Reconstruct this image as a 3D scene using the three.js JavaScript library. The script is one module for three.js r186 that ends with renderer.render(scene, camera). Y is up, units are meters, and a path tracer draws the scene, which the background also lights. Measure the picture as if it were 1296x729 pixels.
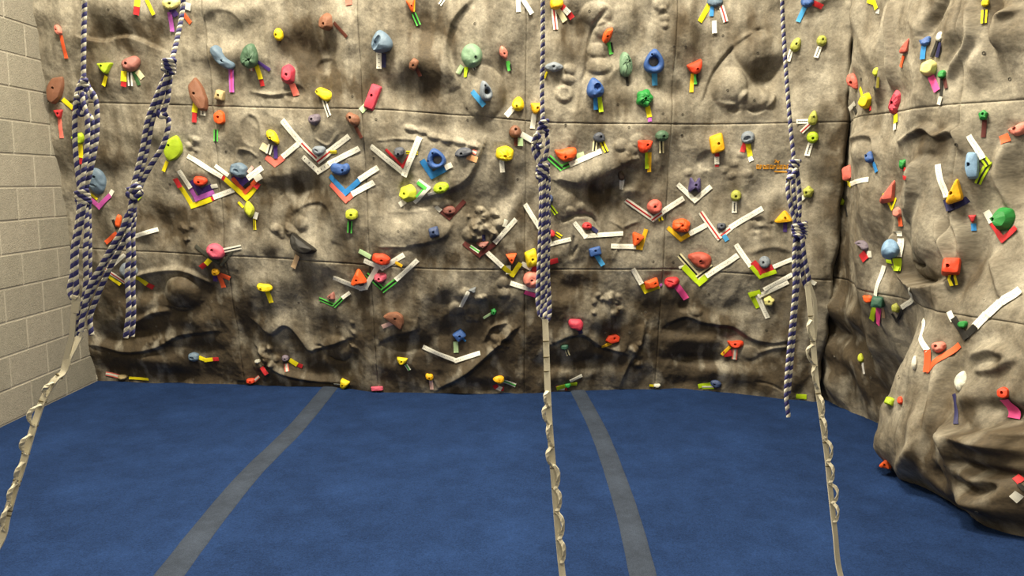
import * as THREE from 'three';
import { mergeGeometries, mergeVertices, toCreasedNormals } from 'three/addons/utils/BufferGeometryUtils.js';
import { RectAreaLightUniformsLib } from 'three/addons/lights/RectAreaLightUniformsLib.js';
import { RoundedBoxGeometry } from 'three/addons/geometries/RoundedBoxGeometry.js';
import { createNoise2D, createNoise3D } from 'simplex-noise';
import { Brush, Evaluator, SUBTRACTION } from 'three-bvh-csg';

// ---------------------------------------------------------------- camera, light, exposure
const scene = new THREE.Scene();
scene.background = new THREE.Color(0x000000);
const CAM_H = 1.47, F = 364.5 / Math.tan(THREE.MathUtils.degToRad(19)), PITCH = Math.atan(134.5 / F);
const camera = new THREE.PerspectiveCamera(38, 1296 / 729, 0.05, 60);
camera.position.set(0, CAM_H, 0);
camera.rotation.set(-PITCH, 0, 0);
const renderer = new THREE.WebGLRenderer({ antialias: true });
renderer.toneMapping = THREE.LinearToneMapping;
renderer.toneMappingExposure = 1.0;
renderer.shadowMap.enabled = true;
RectAreaLightUniformsLib.init();
const CEIL = 5.0;
const LAMPS = [[-1.9, -3.35, 172], [0.5, -3.35, 172], [-1.6, 1.2, 26], [1.2, 1.2, 26]];   // ceiling fittings: x, z, strength
const LAMP_W = 1.2, LAMP_D = 0.6, LAMP_COL = 0xfff2d6;

// ---------------------------------------------------------------- helpers
function rng(seed) { let a = seed >>> 0; return () => { a = (a + 0x6D2B79F5) | 0; let t = Math.imul(a ^ (a >>> 15), 1 | a); t = (t + Math.imul(t ^ (t >>> 7), 61 | t)) ^ t; return ((t ^ (t >>> 14)) >>> 0) / 4294967296; }; }
const N2 = createNoise2D(rng(11)), N3 = createNoise3D(rng(23));
const V = (x, y, z) => new THREE.Vector3(x, y, z);
const clamp = (v, a = 0, b = 1) => Math.min(b, Math.max(a, v));
const sstep = (a, b, v) => { const t = clamp((v - a) / (b - a)); return t * t * (3 - 2 * t); };
const fbm = (x, y, o = 4) => { let s = 0, a = 0.5, f = 1; for (let i = 0; i < o; i++) { s += a * N2(x * f + i * 17.3, y * f - i * 9.1); a *= 0.5; f *= 2.03; } return s; };
function interp(tab, v) { if (v <= tab[0][0]) return tab[0][1]; for (let i = 1; i < tab.length; i++) if (v <= tab[i][0]) { const [a, p] = tab[i - 1], [b, q] = tab[i]; const t = (v - a) / (b - a); return p + (q - p) * t; } return tab[tab.length - 1][1]; }
function sinterp(tab, v, r = 0.18) { let s = 0, n = 0; for (let k = -4; k <= 4; k++) { const w = Math.exp(-k * k / 8); s += w * interp(tab, v + k * r / 4); n += w; } return s / n; }
const used = {};
function numbered(name) { const n = used[name] = (used[name] ?? -1) + 1; return n ? name + '_' + String(n).padStart(3, '0') : name; }
function mesh(name, geo, mat, parent = scene) { const m = new THREE.Mesh(geo, mat); m.name = parent === scene ? numbered(name) : name; m.castShadow = m.receiveShadow = true; parent.add(m); return m; }
function tag(o, label, category, group, kind) { o.userData.label = label; o.userData.category = category; if (group) o.userData.group = group; if (kind) o.userData.kind = kind; return o; }
function group(name) { const g = new THREE.Group(); g.name = numbered(name); scene.add(g); return g; }
function struct(o, label) { o.userData.kind = 'structure'; if (label) o.userData.label = label; return o; }
function box(x0, x1, y0, y1, z0, z1) { const g = new THREE.BoxGeometry(x1 - x0, y1 - y0, z1 - z0); g.translate((x0 + x1) / 2, (y0 + y1) / 2, (z0 + z1) / 2); return g; }
// pixel of the 1296 x 729 frame -> direction in the room
const CP = Math.cos(PITCH), SP = Math.sin(PITCH), EYE = V(0, CAM_H, 0);
function ray(px, py) { const a = (px - 648) / F, b = -(py - 364.5) / F; return V(a, b * CP - SP, -b * SP - CP); }
const at = (px, py, depth) => EYE.clone().addScaledVector(ray(px, py), depth);

// tileable noise textures
function tileNoise(size, cells, seed) {
  const r = rng(seed), g = new Float32Array(cells * cells).map(() => r()), out = new Float32Array(size * size);
  for (let y = 0; y < size; y++) for (let x = 0; x < size; x++) {
    const fx = x / size * cells, fy = y / size * cells, ix = Math.floor(fx), iy = Math.floor(fy);
    let tx = fx - ix, ty = fy - iy; tx = tx * tx * (3 - 2 * tx); ty = ty * ty * (3 - 2 * ty);
    const G = (a, b) => g[(b % cells) * cells + (a % cells)];
    out[y * size + x] = (G(ix, iy) * (1 - tx) + G(ix + 1, iy) * tx) * (1 - ty) + (G(ix, iy + 1) * (1 - tx) + G(ix + 1, iy + 1) * tx) * ty;
  }
  return out;
}
function noiseSum(size, list, seed) { const o = new Float32Array(size * size); let n = 0; for (const [c, w] of list) { const t = tileNoise(size, c, seed++); for (let i = 0; i < o.length; i++) o[i] += w * t[i]; n += w; } for (let i = 0; i < o.length; i++) o[i] /= n; return o; }
function dataTex(size, fn, srgb) {
  const d = new Uint8Array(size * size * 4);
  for (let i = 0; i < size * size; i++) { const c = fn(i, i % size, Math.floor(i / size)); d[i * 4] = clamp(c[0]) * 255; d[i * 4 + 1] = clamp(c[1]) * 255; d[i * 4 + 2] = clamp(c[2]) * 255; d[i * 4 + 3] = 255; }
  const t = new THREE.DataTexture(d, size, size); t.wrapS = t.wrapT = THREE.RepeatWrapping; t.magFilter = THREE.LinearFilter; t.minFilter = THREE.LinearMipmapLinearFilter; t.generateMipmaps = true;
  if (srgb) t.colorSpace = THREE.SRGBColorSpace; t.needsUpdate = true; return t;
}
const grain512 = noiseSum(512, [[8, 1], [24, 1], [64, 1], [150, 1.2], [256, 1]], 5);
const fine512 = noiseSum(512, [[128, 1], [256, 1.5]], 41);
const bumpTex = dataTex(512, i => { const v = grain512[i]; return [v, v, v]; });
const fineTex = dataTex(512, i => { const v = fine512[i]; return [v, v, v]; });

// ---------------------------------------------------------------- the base shapes of the two climbing walls
const WX0 = -3.13, LEFTX = -3.08;
const baseZ = [[-3.2, -6.09], [-2.6, -6.0], [-2.0, -5.96], [-1.35, -5.9], [-0.92, -5.74], [-0.26, -5.68], [0.3, -5.74], [1.14, -5.86], [1.65, -5.68], [2.03, -5.46], [2.4, -5.36]];
const leanY = [[-0.1, -0.04], [0, -0.015], [0.3, 0.07], [0.6, 0.155], [0.95, 0.25], [1.4, 0.29], [1.84, 0.40], [2.15, 0.41], [2.63, 0.51], [3.4, 0.66], [4.5, 0.85]];
const edgeTab = [[0, 2.03], [0.5, 2.03], [0.9, 2.02], [1.2, 2.02], [1.6, 2.015], [1.9, 2.0], [2.2, 1.98], [2.6, 2.02], [4.5, 2.1]];
const backBase = (x, y) => sinterp(baseZ, x, 0.25) * (1 - 0.0 * y) + sinterp(leanY, y, 0.1);
function backEdge(x, y) { const e = sinterp(edgeTab, y, 0.15) + 0.012 * N2(y * 4, 3.1); return -0.55 * sstep(e - 0.01, e + 0.2, x) * (x > e - 0.01 ? 1 : 0); }
// right wall: runs along T from P0, N points into the room
const RA = THREE.MathUtils.degToRad(11), RT = V(Math.sin(RA), 0, Math.cos(RA)), RN = V(-Math.cos(RA), 0, Math.sin(RA)), P0 = V(2.05, 0, -5.8);
function rightBase(s, y) {
  let d = -0.05 + 0.105 * Math.min(y, 1.3) + 0.045 * Math.max(0, y - 1.3) + 0.05 * (sstep(0.4, 1.1, s) * 0.7 - 0.3) * sstep(0.5, 1.0, y) + 0.03 * Math.sin(s * 3.1 + 0.4);
  d += 0.25 * sstep(0.0, 0.95, y) * sstep(0.55, 1.15, s) * (1 - sstep(1.6, 2.2, s));   // the foot of the wall is undercut
  // the boulder standing out at the foot of the wall
  const up = 1 - sstep(-0.25, 1.5, y);
  const out = sstep(1.1, 1.6, s - 0.5 * Math.max(0, y - 0.12) + 0.04 * N2(y * 3, 8)) * (1 - sstep(2.3, 2.85, s)) * 0.67 * up;
  d += out * (1 - 0.30 * Math.pow(1 - sstep(-0.05, 0.25, y), 2));
  return d;
}
// ---------------------------------------------------------------- relief of the moulded rock: features given where they lie on the walls
function marchBase(px, py) {
  const d = ray(px, py); let prev = 2.2;
  for (let t = 2.2; t < 8; t += 0.01) {
    const p = EYE.clone().addScaledVector(d, t);
    if (p.x < 2.25 && p.x > -3.3 && p.z < backBase(p.x, p.y) + (p.x > 1.9 ? backEdge(p.x, p.y) : 0)) return { k: 'B', u: p.x, v: p.y, t };
    const s = (p.x - P0.x) * RT.x + (p.z - P0.z) * RT.z, q = (p.x - P0.x) * RN.x + (p.z - P0.z) * RN.z;
    if (s > -0.1 && q < rightBase(s, p.y)) return { k: 'R', u: s, v: p.y, t };
  }
  return null;
}
const FEAT = { B: [], R: [] };
// round features: 'g' soft swelling, 'd' pebble with a crisp rim (negative height: a pit)
function bump(type, px, py, rx, ry, h, rot = 0) {
  const m = marchBase(px, py); if (!m) return;
  if (type === 'g' && m.k === 'B') h *= 0.78;
  const k = m.t / F, kx = m.k === 'R' ? 1.7 : 1, a = THREE.MathUtils.degToRad(rot), R = Math.max(rx * kx, ry) * k * (type === 'g' ? 2.4 : 1.15);
  FEAT[m.k].push({ type, u: m.u, v: m.v, rx: rx * k * kx, ry: ry * k, h, c: Math.cos(a), s: Math.sin(a), b: [m.u - R, m.u + R, m.v - R, m.v + R] });
}
// lines: 'crack' groove, 'ridge' raised welt, 'ledge' stands out above the line and drops away below it
function line(type, pts, w, h, fall = 0.12) {
  const P = []; let kind = null;
  for (let i = 0; i < pts.length; i += 2) { const m = marchBase(pts[i], pts[i + 1]); if (m && (!kind || m.k === kind)) { kind = m.k; P.push([m.u, m.v]); } }
  if (P.length < 2) return;
  const Q = []; const c = new THREE.CatmullRomCurve3(P.map(p => V(p[0], p[1], 0))); for (let i = 0; i <= P.length * 5; i++) { const q = c.getPoint(i / (P.length * 5)); Q.push([q.x, q.y]); }
  if (kind === 'B' && type === 'ledge') h *= 0.62;
  if (kind === 'R') { h *= 1.5; w *= 0.8; }
  const R = (type === 'ledge' ? fall * 2.5 : w * 2) + 0.03;
  FEAT[kind].push({ type, P: Q, w, h, fall, b: [Math.min(...Q.map(p => p[0])) - R, Math.max(...Q.map(p => p[0])) + R, Math.min(...Q.map(p => p[1])) - R, Math.max(...Q.map(p => p[1])) + R] });
}
function pebbles(px, py, sx, sy, n, r, h, seed) { const q = rng(seed); for (let i = 0; i < n; i++) { const a = q() * 6.28, e = Math.sqrt(q()); const rr = r * (0.5 + q()); bump('d', px + Math.cos(a) * e * sx, py + Math.sin(a) * e * sy, rr, rr * (0.7 + 0.5 * q()), h * (0.6 + 0.7 * q()), q() * 90); } }
function feature(list, u, v) {
  let z = 0;
  for (const f of list) {
    const b = f.b; if (u < b[0] || u > b[1] || v < b[2] || v > b[3]) continue;
    if (f.P) {
      let best = 1e9, sd = 0, end = 0;
      const P = f.P, n = P.length;
      for (let i = 0; i + 1 < n; i++) {
        const ax = P[i][0], ay = P[i][1], dx = P[i + 1][0] - ax, dy = P[i + 1][1] - ay, L = dx * dx + dy * dy || 1e-9;
        const t = clamp(((u - ax) * dx + (v - ay) * dy) / L), ex = u - ax - dx * t, ey = v - ay - dy * t, d = Math.hypot(ex, ey);
        if (d < best) { best = d; sd = (dx * ey - dy * ex) >= 0 ? d : -d; end = (i + t) / (n - 1); }
      }
      const taper = Math.sqrt(Math.max(0, 4 * end * (1 - end)) * 0.85 + 0.15);
      const env = Math.min(1, taper * 1.2) * (end <= 0 || end >= 1 ? Math.exp(-best / 0.04) : 1);
      if (f.type === 'crack') z -= f.h * Math.exp(-(best * best) / (f.w * f.w)) * env;
      else if (f.type === 'ridge') z += f.h * Math.exp(-(best * best) / (f.w * f.w)) * env;
      else z += f.h * env * (sd > 0 ? Math.exp(-(sd / f.fall) * (sd / f.fall)) * sstep(0, f.w, sd) : -0.35 * Math.exp(-sd * sd / (f.fall * f.fall * 0.15)) * sstep(0, f.w, -sd));
    } else {
      const dx = u - f.u, dy = v - f.v, a = (dx * f.c + dy * f.s) / f.rx, e = (-dx * f.s + dy * f.c) / f.ry, q = a * a + e * e;
      if (f.type === 'g') z += f.h * Math.exp(-q * 1.2);
      else if (q < 1) { const w = 1 - q; z += 1.35 * f.h * Math.pow(w, 0.5); }
    }
  }
  return z;
}
const g = (...a) => bump('g', ...a), d = (...a) => bump('d', ...a);
// upper left
g(150, 14, 48, 30, 0.13); g(152, 92, 55, 34, 0.07); g(112, 50, 18, 14, 0.04); line('ledge', [205, 62, 165, 46, 135, 52, 108, 48], 0.012, 0.05, 0.09);
g(85, 40, 25, 35, 0.05); g(75, 110, 22, 45, 0.04); g(205, 40, 30, 22, -0.05); d(282, 40, 27, 25, -0.02); g(285, 68, 45, 14, 0.035); g(350, 42, 26, 22, 0.075); g(392, 62, 30, 18, -0.07, -20);
g(320, 70, 40, 25, 0.03); line('ridge', [318, 116, 345, 120, 375, 115], 0.01, 0.02); d(372, 117, 14, 10, -0.02); g(262, 8, 22, 14, 0.05); g(425, 25, 25, 18, 0.05); g(410, 70, 28, 20, -0.05); d(412, 83, 14, 10, -0.022);
g(478, 45, 38, 30, 0.06); g(525, 82, 32, 26, 0.11); g(540, 40, 22, 30, -0.07); g(500, 118, 60, 18, -0.03); g(606, 42, 36, 48, 0.09); line('ledge', [585, 108, 568, 68, 576, 30, 600, 2], 0.015, 0.05, 0.09); g(575, 120, 14, 30, -0.03);
d(612, 118, 28, 32, 0.035); g(612, 114, 26, 28, 0.03); g(655, 40, 22, 50, 0.035); d(755, 18, 20, 14, 0.02); d(764, 38, 12, 10, 0.018); d(757, 64, 15, 9, 0.016); d(758, 84, 17, 10, 0.018);
line('crack', [767, 14, 752, 32, 745, 60, 742, 88, 736, 104], 0.01, 0.022); d(721, 88, 8, 7, 0.014); d(719, 101, 9, 6, 0.014); d(714, 119, 12, 11, 0.018); d(714, 119, 7, 6, -0.008); g(720, 30, 30, 22, -0.05); g(700, 60, 26, 30, 0.03);
g(790, 30, 30, 20, 0.03); d(836, 6, 11, 8, 0.016); d(838, 14, 6, 4, 0.012); d(840, 24, 6, 5, 0.012); d(840, 34, 5, 4, 0.012); g(803, 40, 8, 22, -0.03); g(880, 35, 30, 35, 0.04); g(845, 60, 40, 40, 0.03); g(800, 140, 35, 16, -0.03);
// the raised island with three knobs
g(938, 92, 40, 48, 0.07, -18); d(958, 66, 30, 23, 0.045, -25); d(921, 112, 21, 24, 0.045); d(955, 126, 22, 14, 0.045); g(967, 96, 20, 17, -0.1, 20); line('crack', [890, 128, 905, 90, 930, 60, 962, 38], 0.012, 0.03); line('ledge', [982, 92, 970, 132, 955, 142, 935, 133, 915, 130], 0.012, 0.035, 0.06);
d(928, 139, 8, 5, -0.014); g(1015, 45, 26, 60, 0.045); g(985, 30, 15, 30, -0.03); g(1022, 150, 18, 60, 0.03);
// second row
d(317, 165, 12, 19, -0.022); line('ridge', [300, 205, 303, 190, 318, 192, 326, 198], 0.008, 0.013); pebbles(245, 185, 7, 14, 9, 3.5, 0.008, 3); g(225, 215, 30, 22, 0.04); g(205, 165, 45, 20, 0.04); g(155, 175, 26, 24, -0.03);
line('ridge', [400, 176, 415, 184, 428, 168], 0.008, 0.012); line('ridge', [478, 178, 508, 176, 530, 178], 0.005, 0.01); for (const [x, y] of [[520, 163], [535, 166], [549, 173], [565, 177], [582, 180], [600, 184]]) d(x, y, 9, 4.5, 0.016, -12); g(550, 160, 70, 14, -0.025);
g(545, 200, 75, 34, 0.05); line('ledge', [530, 252, 562, 246, 590, 232, 603, 214, 612, 188], 0.012, 0.06, 0.1); g(388, 240, 34, 20, -0.08); g(345, 222, 36, 18, 0.05); g(370, 208, 30, 14, -0.02); g(268, 215, 60, 20, 0.03); g(430, 265, 28, 40, 0.04);
line('ledge', [372, 270, 395, 258, 412, 262, 421, 290, 418, 305], 0.012, 0.03, 0.08); pebbles(362, 291, 18, 7, 8, 5, 0.014, 7); d(382, 283, 9, 9, 0.025); g(344, 310, 16, 14, 0.03); g(325, 285, 22, 20, -0.03); g(207, 288, 16, 22, -0.07); g(185, 293, 18, 12, 0.06); g(228, 280, 12, 20, -0.03); pebbles(238, 290, 10, 14, 12, 3.5, 0.009, 9); g(150, 290, 20, 30, 0.04);
g(280, 320, 45, 26, 0.05); g(395, 325, 30, 24, 0.05);
g(548, 290, 32, 26, 0.06); line('ledge', [515, 314, 545, 308, 566, 300, 572, 288], 0.01, 0.03, 0.07); line('ridge', [492, 268, 520, 268, 545, 265], 0.004, 0.008); line('ridge', [480, 312, 515, 312], 0.004, 0.008); g(502, 295, 26, 20, 0.03); pebbles(612, 285, 26, 20, 34, 4.5, 0.016, 13); d(598, 297, 13, 10, 0.022); d(625, 270, 5, 5, 0.015); d(560, 255, 14, 9, 0.02); g(590, 300, 18, 14, -0.03);
// the ribbed hollow
g(760, 212, 55, 22, 0.07, 18); line('ledge', [705, 230, 735, 236, 770, 222, 800, 205], 0.02, 0.05, 0.1); for (const [x, y] of [[735, 222], [742, 230], [756, 218], [758, 232]]) g(x, y, 5, 14, 0.025, -10); g(752, 243, 12, 9, -0.06); g(778, 238, 10, 8, -0.06); g(792, 241, 9, 6, 0.03); for (const [x, y] of [[798, 190], [790, 201], [801, 205], [785, 184], [806, 178]]) d(x, y, 9, 8, 0.012, 20);
g(720, 255, 34, 22, 0.04); line('crack', [712, 280, 730, 272, 750, 275, 756, 290], 0.012, 0.03); line('crack', [726, 300, 723, 324, 730, 312], 0.012, 0.028); d(735, 262, 6, 6, 0.012); d(721, 266, 5, 5, 0.01); line('ridge', [770, 278, 788, 290, 782, 310, 776, 326], 0.008, 0.01); line('ridge', [788, 288, 806, 280], 0.008, 0.01); g(770, 255, 30, 30, -0.03);
d(897, 203, 14, 12, -0.012); for (const [x, y] of [[928, 207], [945, 220], [925, 222], [938, 195], [915, 215], [870, 218]]) d(x, y, 6, 5, 0.008); pebbles(965, 287, 14, 16, 16, 3.5, -0.008, 15); line('ridge', [945, 320, 980, 312, 1000, 318], 0.02, 0.018); g(912, 300, 18, 16, 0.02);
// lowest row
d(232, 369, 23, 20, 0.05); g(232, 366, 26, 22, 0.07); line('ledge', [215, 388, 235, 393, 255, 382], 0.01, 0.03, 0.05); line('ridge', [165, 352, 195, 344, 235, 342, 268, 358], 0.016, 0.035); g(200, 362, 22, 12, -0.05); g(265, 366, 14, 16, -0.04); g(190, 385, 24, 14, 0.045); line('ridge', [168, 410, 195, 396, 215, 392], 0.02, 0.035); g(172, 420, 28, 8, -0.06); g(150, 425, 20, 10, -0.06);
g(240, 405, 35, 12, 0.05); line('ledge', [120, 438, 160, 447, 205, 440, 225, 428, 275, 420], 0.012, 0.055, 0.07); g(160, 470, 30, 12, -0.08); g(220, 475, 30, 10, -0.05); g(195, 455, 30, 10, 0.04); g(260, 440, 24, 12, -0.05); pebbles(205, 430, 20, 6, 10, 4, 0.008, 21); g(330, 370, 30, 26, 0.03); g(310, 430, 12, 50, -0.04);
line('ledge', [322, 408, 344, 424, 362, 413, 378, 428, 392, 445, 405, 442, 425, 436, 445, 428], 0.01, 0.055, 0.08); line('ledge', [324, 440, 345, 468, 370, 478, 400, 484, 440, 488], 0.012, 0.05, 0.06); pebbles(340, 458, 14, 20, 24, 4.5, 0.013, 25); d(428, 440, 22, 16, 0.025); line('crack', [400, 437, 408, 438, 418, 452, 436, 458, 446, 446], 0.008, 0.02); pebbles(447, 430, 5, 24, 12, 3, 0.009, 27);
g(420, 390, 25, 25, 0.03); g(405, 470, 40, 10, -0.03); g(505, 405, 30, 20, 0.04); line('ledge', [483, 434, 505, 424, 528, 418, 530, 405], 0.01, 0.04, 0.06); g(516, 436, 24, 9, -0.05); d(516, 434, 25, 13, -0.015); g(505, 462, 40, 16, 0.02);
g(556, 366, 26, 22, 0.04); for (const [x, y, r] of [[577, 391, 11], [596, 394, 10], [606, 378, 6], [590, 372, 9], [594, 404, 6], [603, 404, 6], [612, 376, 5], [637, 358, 8], [638, 371, 8]]) d(x, y, r, r * 0.9, 0.016, 10); g(590, 424, 50, 36, -0.075); line('ledge', [556, 494, 582, 480, 606, 462, 630, 440, 652, 418], 0.014, 0.085, 0.06); line('ridge', [612, 432, 622, 415, 640, 408], 0.012, 0.03); g(618, 490, 30, 10, -0.04); pebbles(632, 432, 14, 12, 14, 4, 0.01, 29);
g(720, 360, 28, 18, -0.07); g(715, 385, 24, 14, 0.03); g(762, 400, 36, 18, 0.045); pebbles(765, 385, 22, 14, 12, 4, 0.014, 31); line('ledge', [700, 436, 735, 425, 760, 440, 790, 448], 0.012, 0.05, 0.07); g(740, 460, 50, 10, -0.05); d(757, 447, 7, 7, 0.012); line('ledge', [786, 492, 797, 462, 812, 436, 818, 412], 0.012, 0.05, 0.05); pebbles(805, 445, 7, 18, 10, 4, 0.012, 33); g(715, 470, 16, 16, 0.03); g(665, 440, 20, 50, 0.02);
d(865, 387, 7, 8, -0.016); d(880, 394, 8, 5, 0.01); line('ledge', [845, 412, 868, 402, 884, 408, 905, 412, 928, 416, 950, 430, 975, 436, 1000, 432], 0.01, 0.05, 0.07); g(885, 455, 42, 8, -0.07); g(870, 430, 38, 10, 0.05); d(949, 446, 11, 10, 0.012); line('ridge', [960, 446, 978, 440, 995, 438], 0.014, 0.025); g(925, 390, 40, 12, -0.03); g(930, 470, 40, 12, 0.04); line('crack', [955, 482, 975, 486, 990, 494], 0.006, 0.012); g(870, 485, 30, 10, -0.03); g(1010, 400, 16, 60, 0.02);
// right wall
line('ridge', [1074, 2, 1098, 20, 1090, 42, 1075, 36], 0.02, 0.03); g(1086, 22, 9, 26, 0.05); g(1070, 70, 8, 30, 0.04); line('ridge', [1134, 2, 1136, 50, 1130, 110], 0.03, 0.035); line('ridge', [1120, 10, 1120, 90, 1112, 130], 0.025, 0.03); g(1165, 35, 12, 40, 0.05, 20); line('crack', [1196, 2, 1180, 30, 1172, 50], 0.03, 0.03); g(1215, 40, 12, 34, 0.06); g(1220, 62, 8, 20, -0.04); g(1240, 85, 10, 26, 0.05); line('ridge', [1205, 95, 1220, 70, 1238, 45, 1232, 10], 0.02, 0.03); g(1282, 40, 16, 34, 0.06); line('ridge', [1272, 60, 1276, 20, 1296, 12], 0.02, 0.03); g(1265, 30, 5, 40, -0.05);
g(1095, 190, 16, 20, 0.04); line('ridge', [1085, 176, 1108, 172, 1118, 195], 0.02, 0.02); line('ridge', [1145, 180, 1175, 162, 1195, 172, 1215, 166, 1226, 190], 0.02, 0.03); g(1180, 215, 30, 40, 0.06); g(1182, 197, 8, 8, -0.03); line('ridge', [1170, 205, 1170, 240, 1160, 280], 0.025, 0.04); g(1185, 300, 26, 50, 0.1); line('ledge', [1206, 354, 1180, 358, 1158, 348, 1150, 320, 1144, 296], 0.02, 0.06, 0.08); line('crack', [1158, 333, 1170, 336, 1182, 333], 0.012, 0.03); line('crack', [1160, 350, 1175, 356, 1186, 358], 0.012, 0.03); line('ridge', [1203, 280, 1214, 310, 1218, 340, 1212, 365], 0.02, 0.035); line('ridge', [1215, 270, 1228, 300, 1226, 330], 0.02, 0.03); g(1238, 320, 8, 50, -0.05); g(1286, 220, 18, 55, -0.09); line('ridge', [1272, 180, 1264, 225, 1274, 262], 0.03, 0.035); line('ridge', [1262, 325, 1268, 345, 1276, 375], 0.03, 0.03); g(1105, 260, 14, 40, 0.04); g(1125, 350, 12, 30, -0.04); g(1060, 210, 8, 30, 0.04);
g(1062, 390, 14, 20, 0.08); g(1088, 400, 16, 24, 0.09); g(1056, 440, 12, 22, 0.07); g(1082, 455, 14, 20, 0.08); g(1110, 440, 12, 30, 0.05); g(1072, 425, 10, 10, -0.05); g(1100, 480, 12, 24, 0.06); g(1060, 485, 12, 20, 0.06);
line('ridge', [1235, 450, 1258, 442, 1280, 448], 0.03, 0.03); line('ridge', [1240, 468, 1262, 466, 1290, 452], 0.025, 0.025); g(1268, 524, 20, 14, -0.09); g(1235, 500, 14, 18, 0.06); g(1200, 555, 12, 24, 0.06); g(1258, 562, 22, 9, 0.07); g(1245, 596, 22, 8, -0.08); g(1235, 640, 20, 11, 0.06); g(1185, 602, 9, 14, -0.06); g(1160, 545, 7, 26, 0.035); g(1176, 520, 5, 40, -0.045, 15); line('ridge', [1150, 610, 1168, 560, 1185, 500, 1200, 450], 0.05, 0.035); line('ledge', [1290, 545, 1262, 540, 1235, 548, 1215, 540], 0.02, 0.05, 0.08); line('crack', [1212, 610, 1235, 622, 1262, 616], 0.03, 0.04); line('ridge', [1208, 535, 1215, 560, 1210, 590], 0.04, 0.03);

// ---------------------------------------------------------------- height grids of the finished walls
const STEP = 0.0075;
function makeGrid(u0, u1, v0, v1, fn) {
  const nu = Math.round((u1 - u0) / STEP) + 1, nv = Math.round((v1 - v0) / STEP) + 1, a = new Float32Array(nu * nv);
  for (let j = 0; j < nv; j++) for (let i = 0; i < nu; i++) a[j * nu + i] = fn(u0 + i * STEP, v0 + j * STEP);
  return (u, v) => {
    const x = clamp((u - u0) / STEP, 0, nu - 1.001), y = clamp((v - v0) / STEP, 0, nv - 1.001), i = Math.floor(x), j = Math.floor(y), fx = x - i, fy = y - j, k = j * nu + i;
    return (a[k] * (1 - fx) + a[k + 1] * fx) * (1 - fy) + (a[k + nu] * (1 - fx) + a[k + nu + 1] * fx) * fy;
  };
}
const lumps = (u, v, o) => {
  const w = 0.35 * N2(u * 1.3 + o, v * 1.1), n1 = N2(u * 2.1 + w + o, v * 1.9 - w), n2 = N2(u * 5.1 + o * 2, v * 4.2 + w), n3 = 1 - Math.abs(N2(u * 3.3 - o + w, v * 2.4));
  return 0.022 * n1 + 0.006 * n2 + 0.006 * n3 * n3 + 0.0018 * N2(u * 14 + o, v * 12) + 0.0010 * N2(u * 33, v * 30 + o);
};
const colB = [[-10, 0]];
const backZ = makeGrid(-3.2, 2.5, -0.1, 4.5, (x, y) => backBase(x, y) + lumps(x, y, 0) + feature(FEAT.B, x, y) + (x > 1.9 ? backEdge(x, y) : 0));
const rightD = makeGrid(-0.2, 3.6, -0.1, 4.5, (s, y) => rightBase(s, y) + 1.15 * lumps(s, y, 40) + feature(FEAT.R, s, y));
const rightPoint = (s, y, dd) => V(P0.x + RT.x * s + RN.x * dd, y, P0.z + RT.z * s + RN.z * dd);
// where the line of sight through a pixel meets a wall
function hit(px, py) {            // things at the foot of the wall stay just above the mat
  let h = hitAt(px, py); for (let i = 0; i < 12 && h && h.p.y < 0.028; i++) h = hitAt(px, py -= 1); return h;
}
function hitAt(px, py) {
  const dir = ray(px, py), p = V(0, 0, 0), L = 1;
  const inside = t => {
    p.copy(EYE).addScaledVector(dir, t);
    if (p.x < 2.25 && p.z < backZ(p.x, p.y)) return 'B';
    const s = (p.x - P0.x) * RT.x + (p.z - P0.z) * RT.z, q = (p.x - P0.x) * RN.x + (p.z - P0.z) * RN.z;
    if (s > -0.1 && q < rightD(s, p.y)) return 'R';
    return null;
  };
  let t = 2.4, k = null;
  for (; t < 8; t += 0.012) if ((k = inside(t))) break;
  if (!k) return null;
  let a = t - 0.012, b = t; for (let i = 0; i < 12; i++) { const m = (a + b) / 2; const r = inside(m); if (r) { b = m; k = r; } else a = m; }
  const pt = EYE.clone().addScaledVector(dir, b);
  return { k, p: pt, t: b, n: normalAt(k, pt) };
}
function normalAt(k, p, e = 0.03) {
  if (k === 'B') return V(-(backZ(p.x + e, p.y) - backZ(p.x - e, p.y)) / (2 * e), -(backZ(p.x, p.y + e) - backZ(p.x, p.y - e)) / (2 * e), 1).normalize();
  const s = (p.x - P0.x) * RT.x + (p.z - P0.z) * RT.z, gs = (rightD(s + e, p.y) - rightD(s - e, p.y)) / (2 * e), gy = (rightD(s, p.y + e) - rightD(s, p.y - e)) / (2 * e);
  return RN.clone().addScaledVector(RT, -gs).add(V(0, -gy, 0)).normalize();
}
// move a point onto the wall surface
function snap(k, p, lift) {
  if (k === 'B') { return V(p.x, p.y, Math.max(backZ(p.x, p.y), backZ(p.x, p.y) ) + lift); }
  const s = (p.x - P0.x) * RT.x + (p.z - P0.z) * RT.z; return rightPoint(s, p.y, rightD(s, p.y) + lift);
}
// ---------------------------------------------------------------- materials of the setting
const S1 = noiseSum(1024, [[6, 1], [14, 1], [40, 0.8], [110, 0.7], [300, 0.6]], 60), S2 = noiseSum(1024, [[200, 1], [512, 1.2]], 71);
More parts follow.
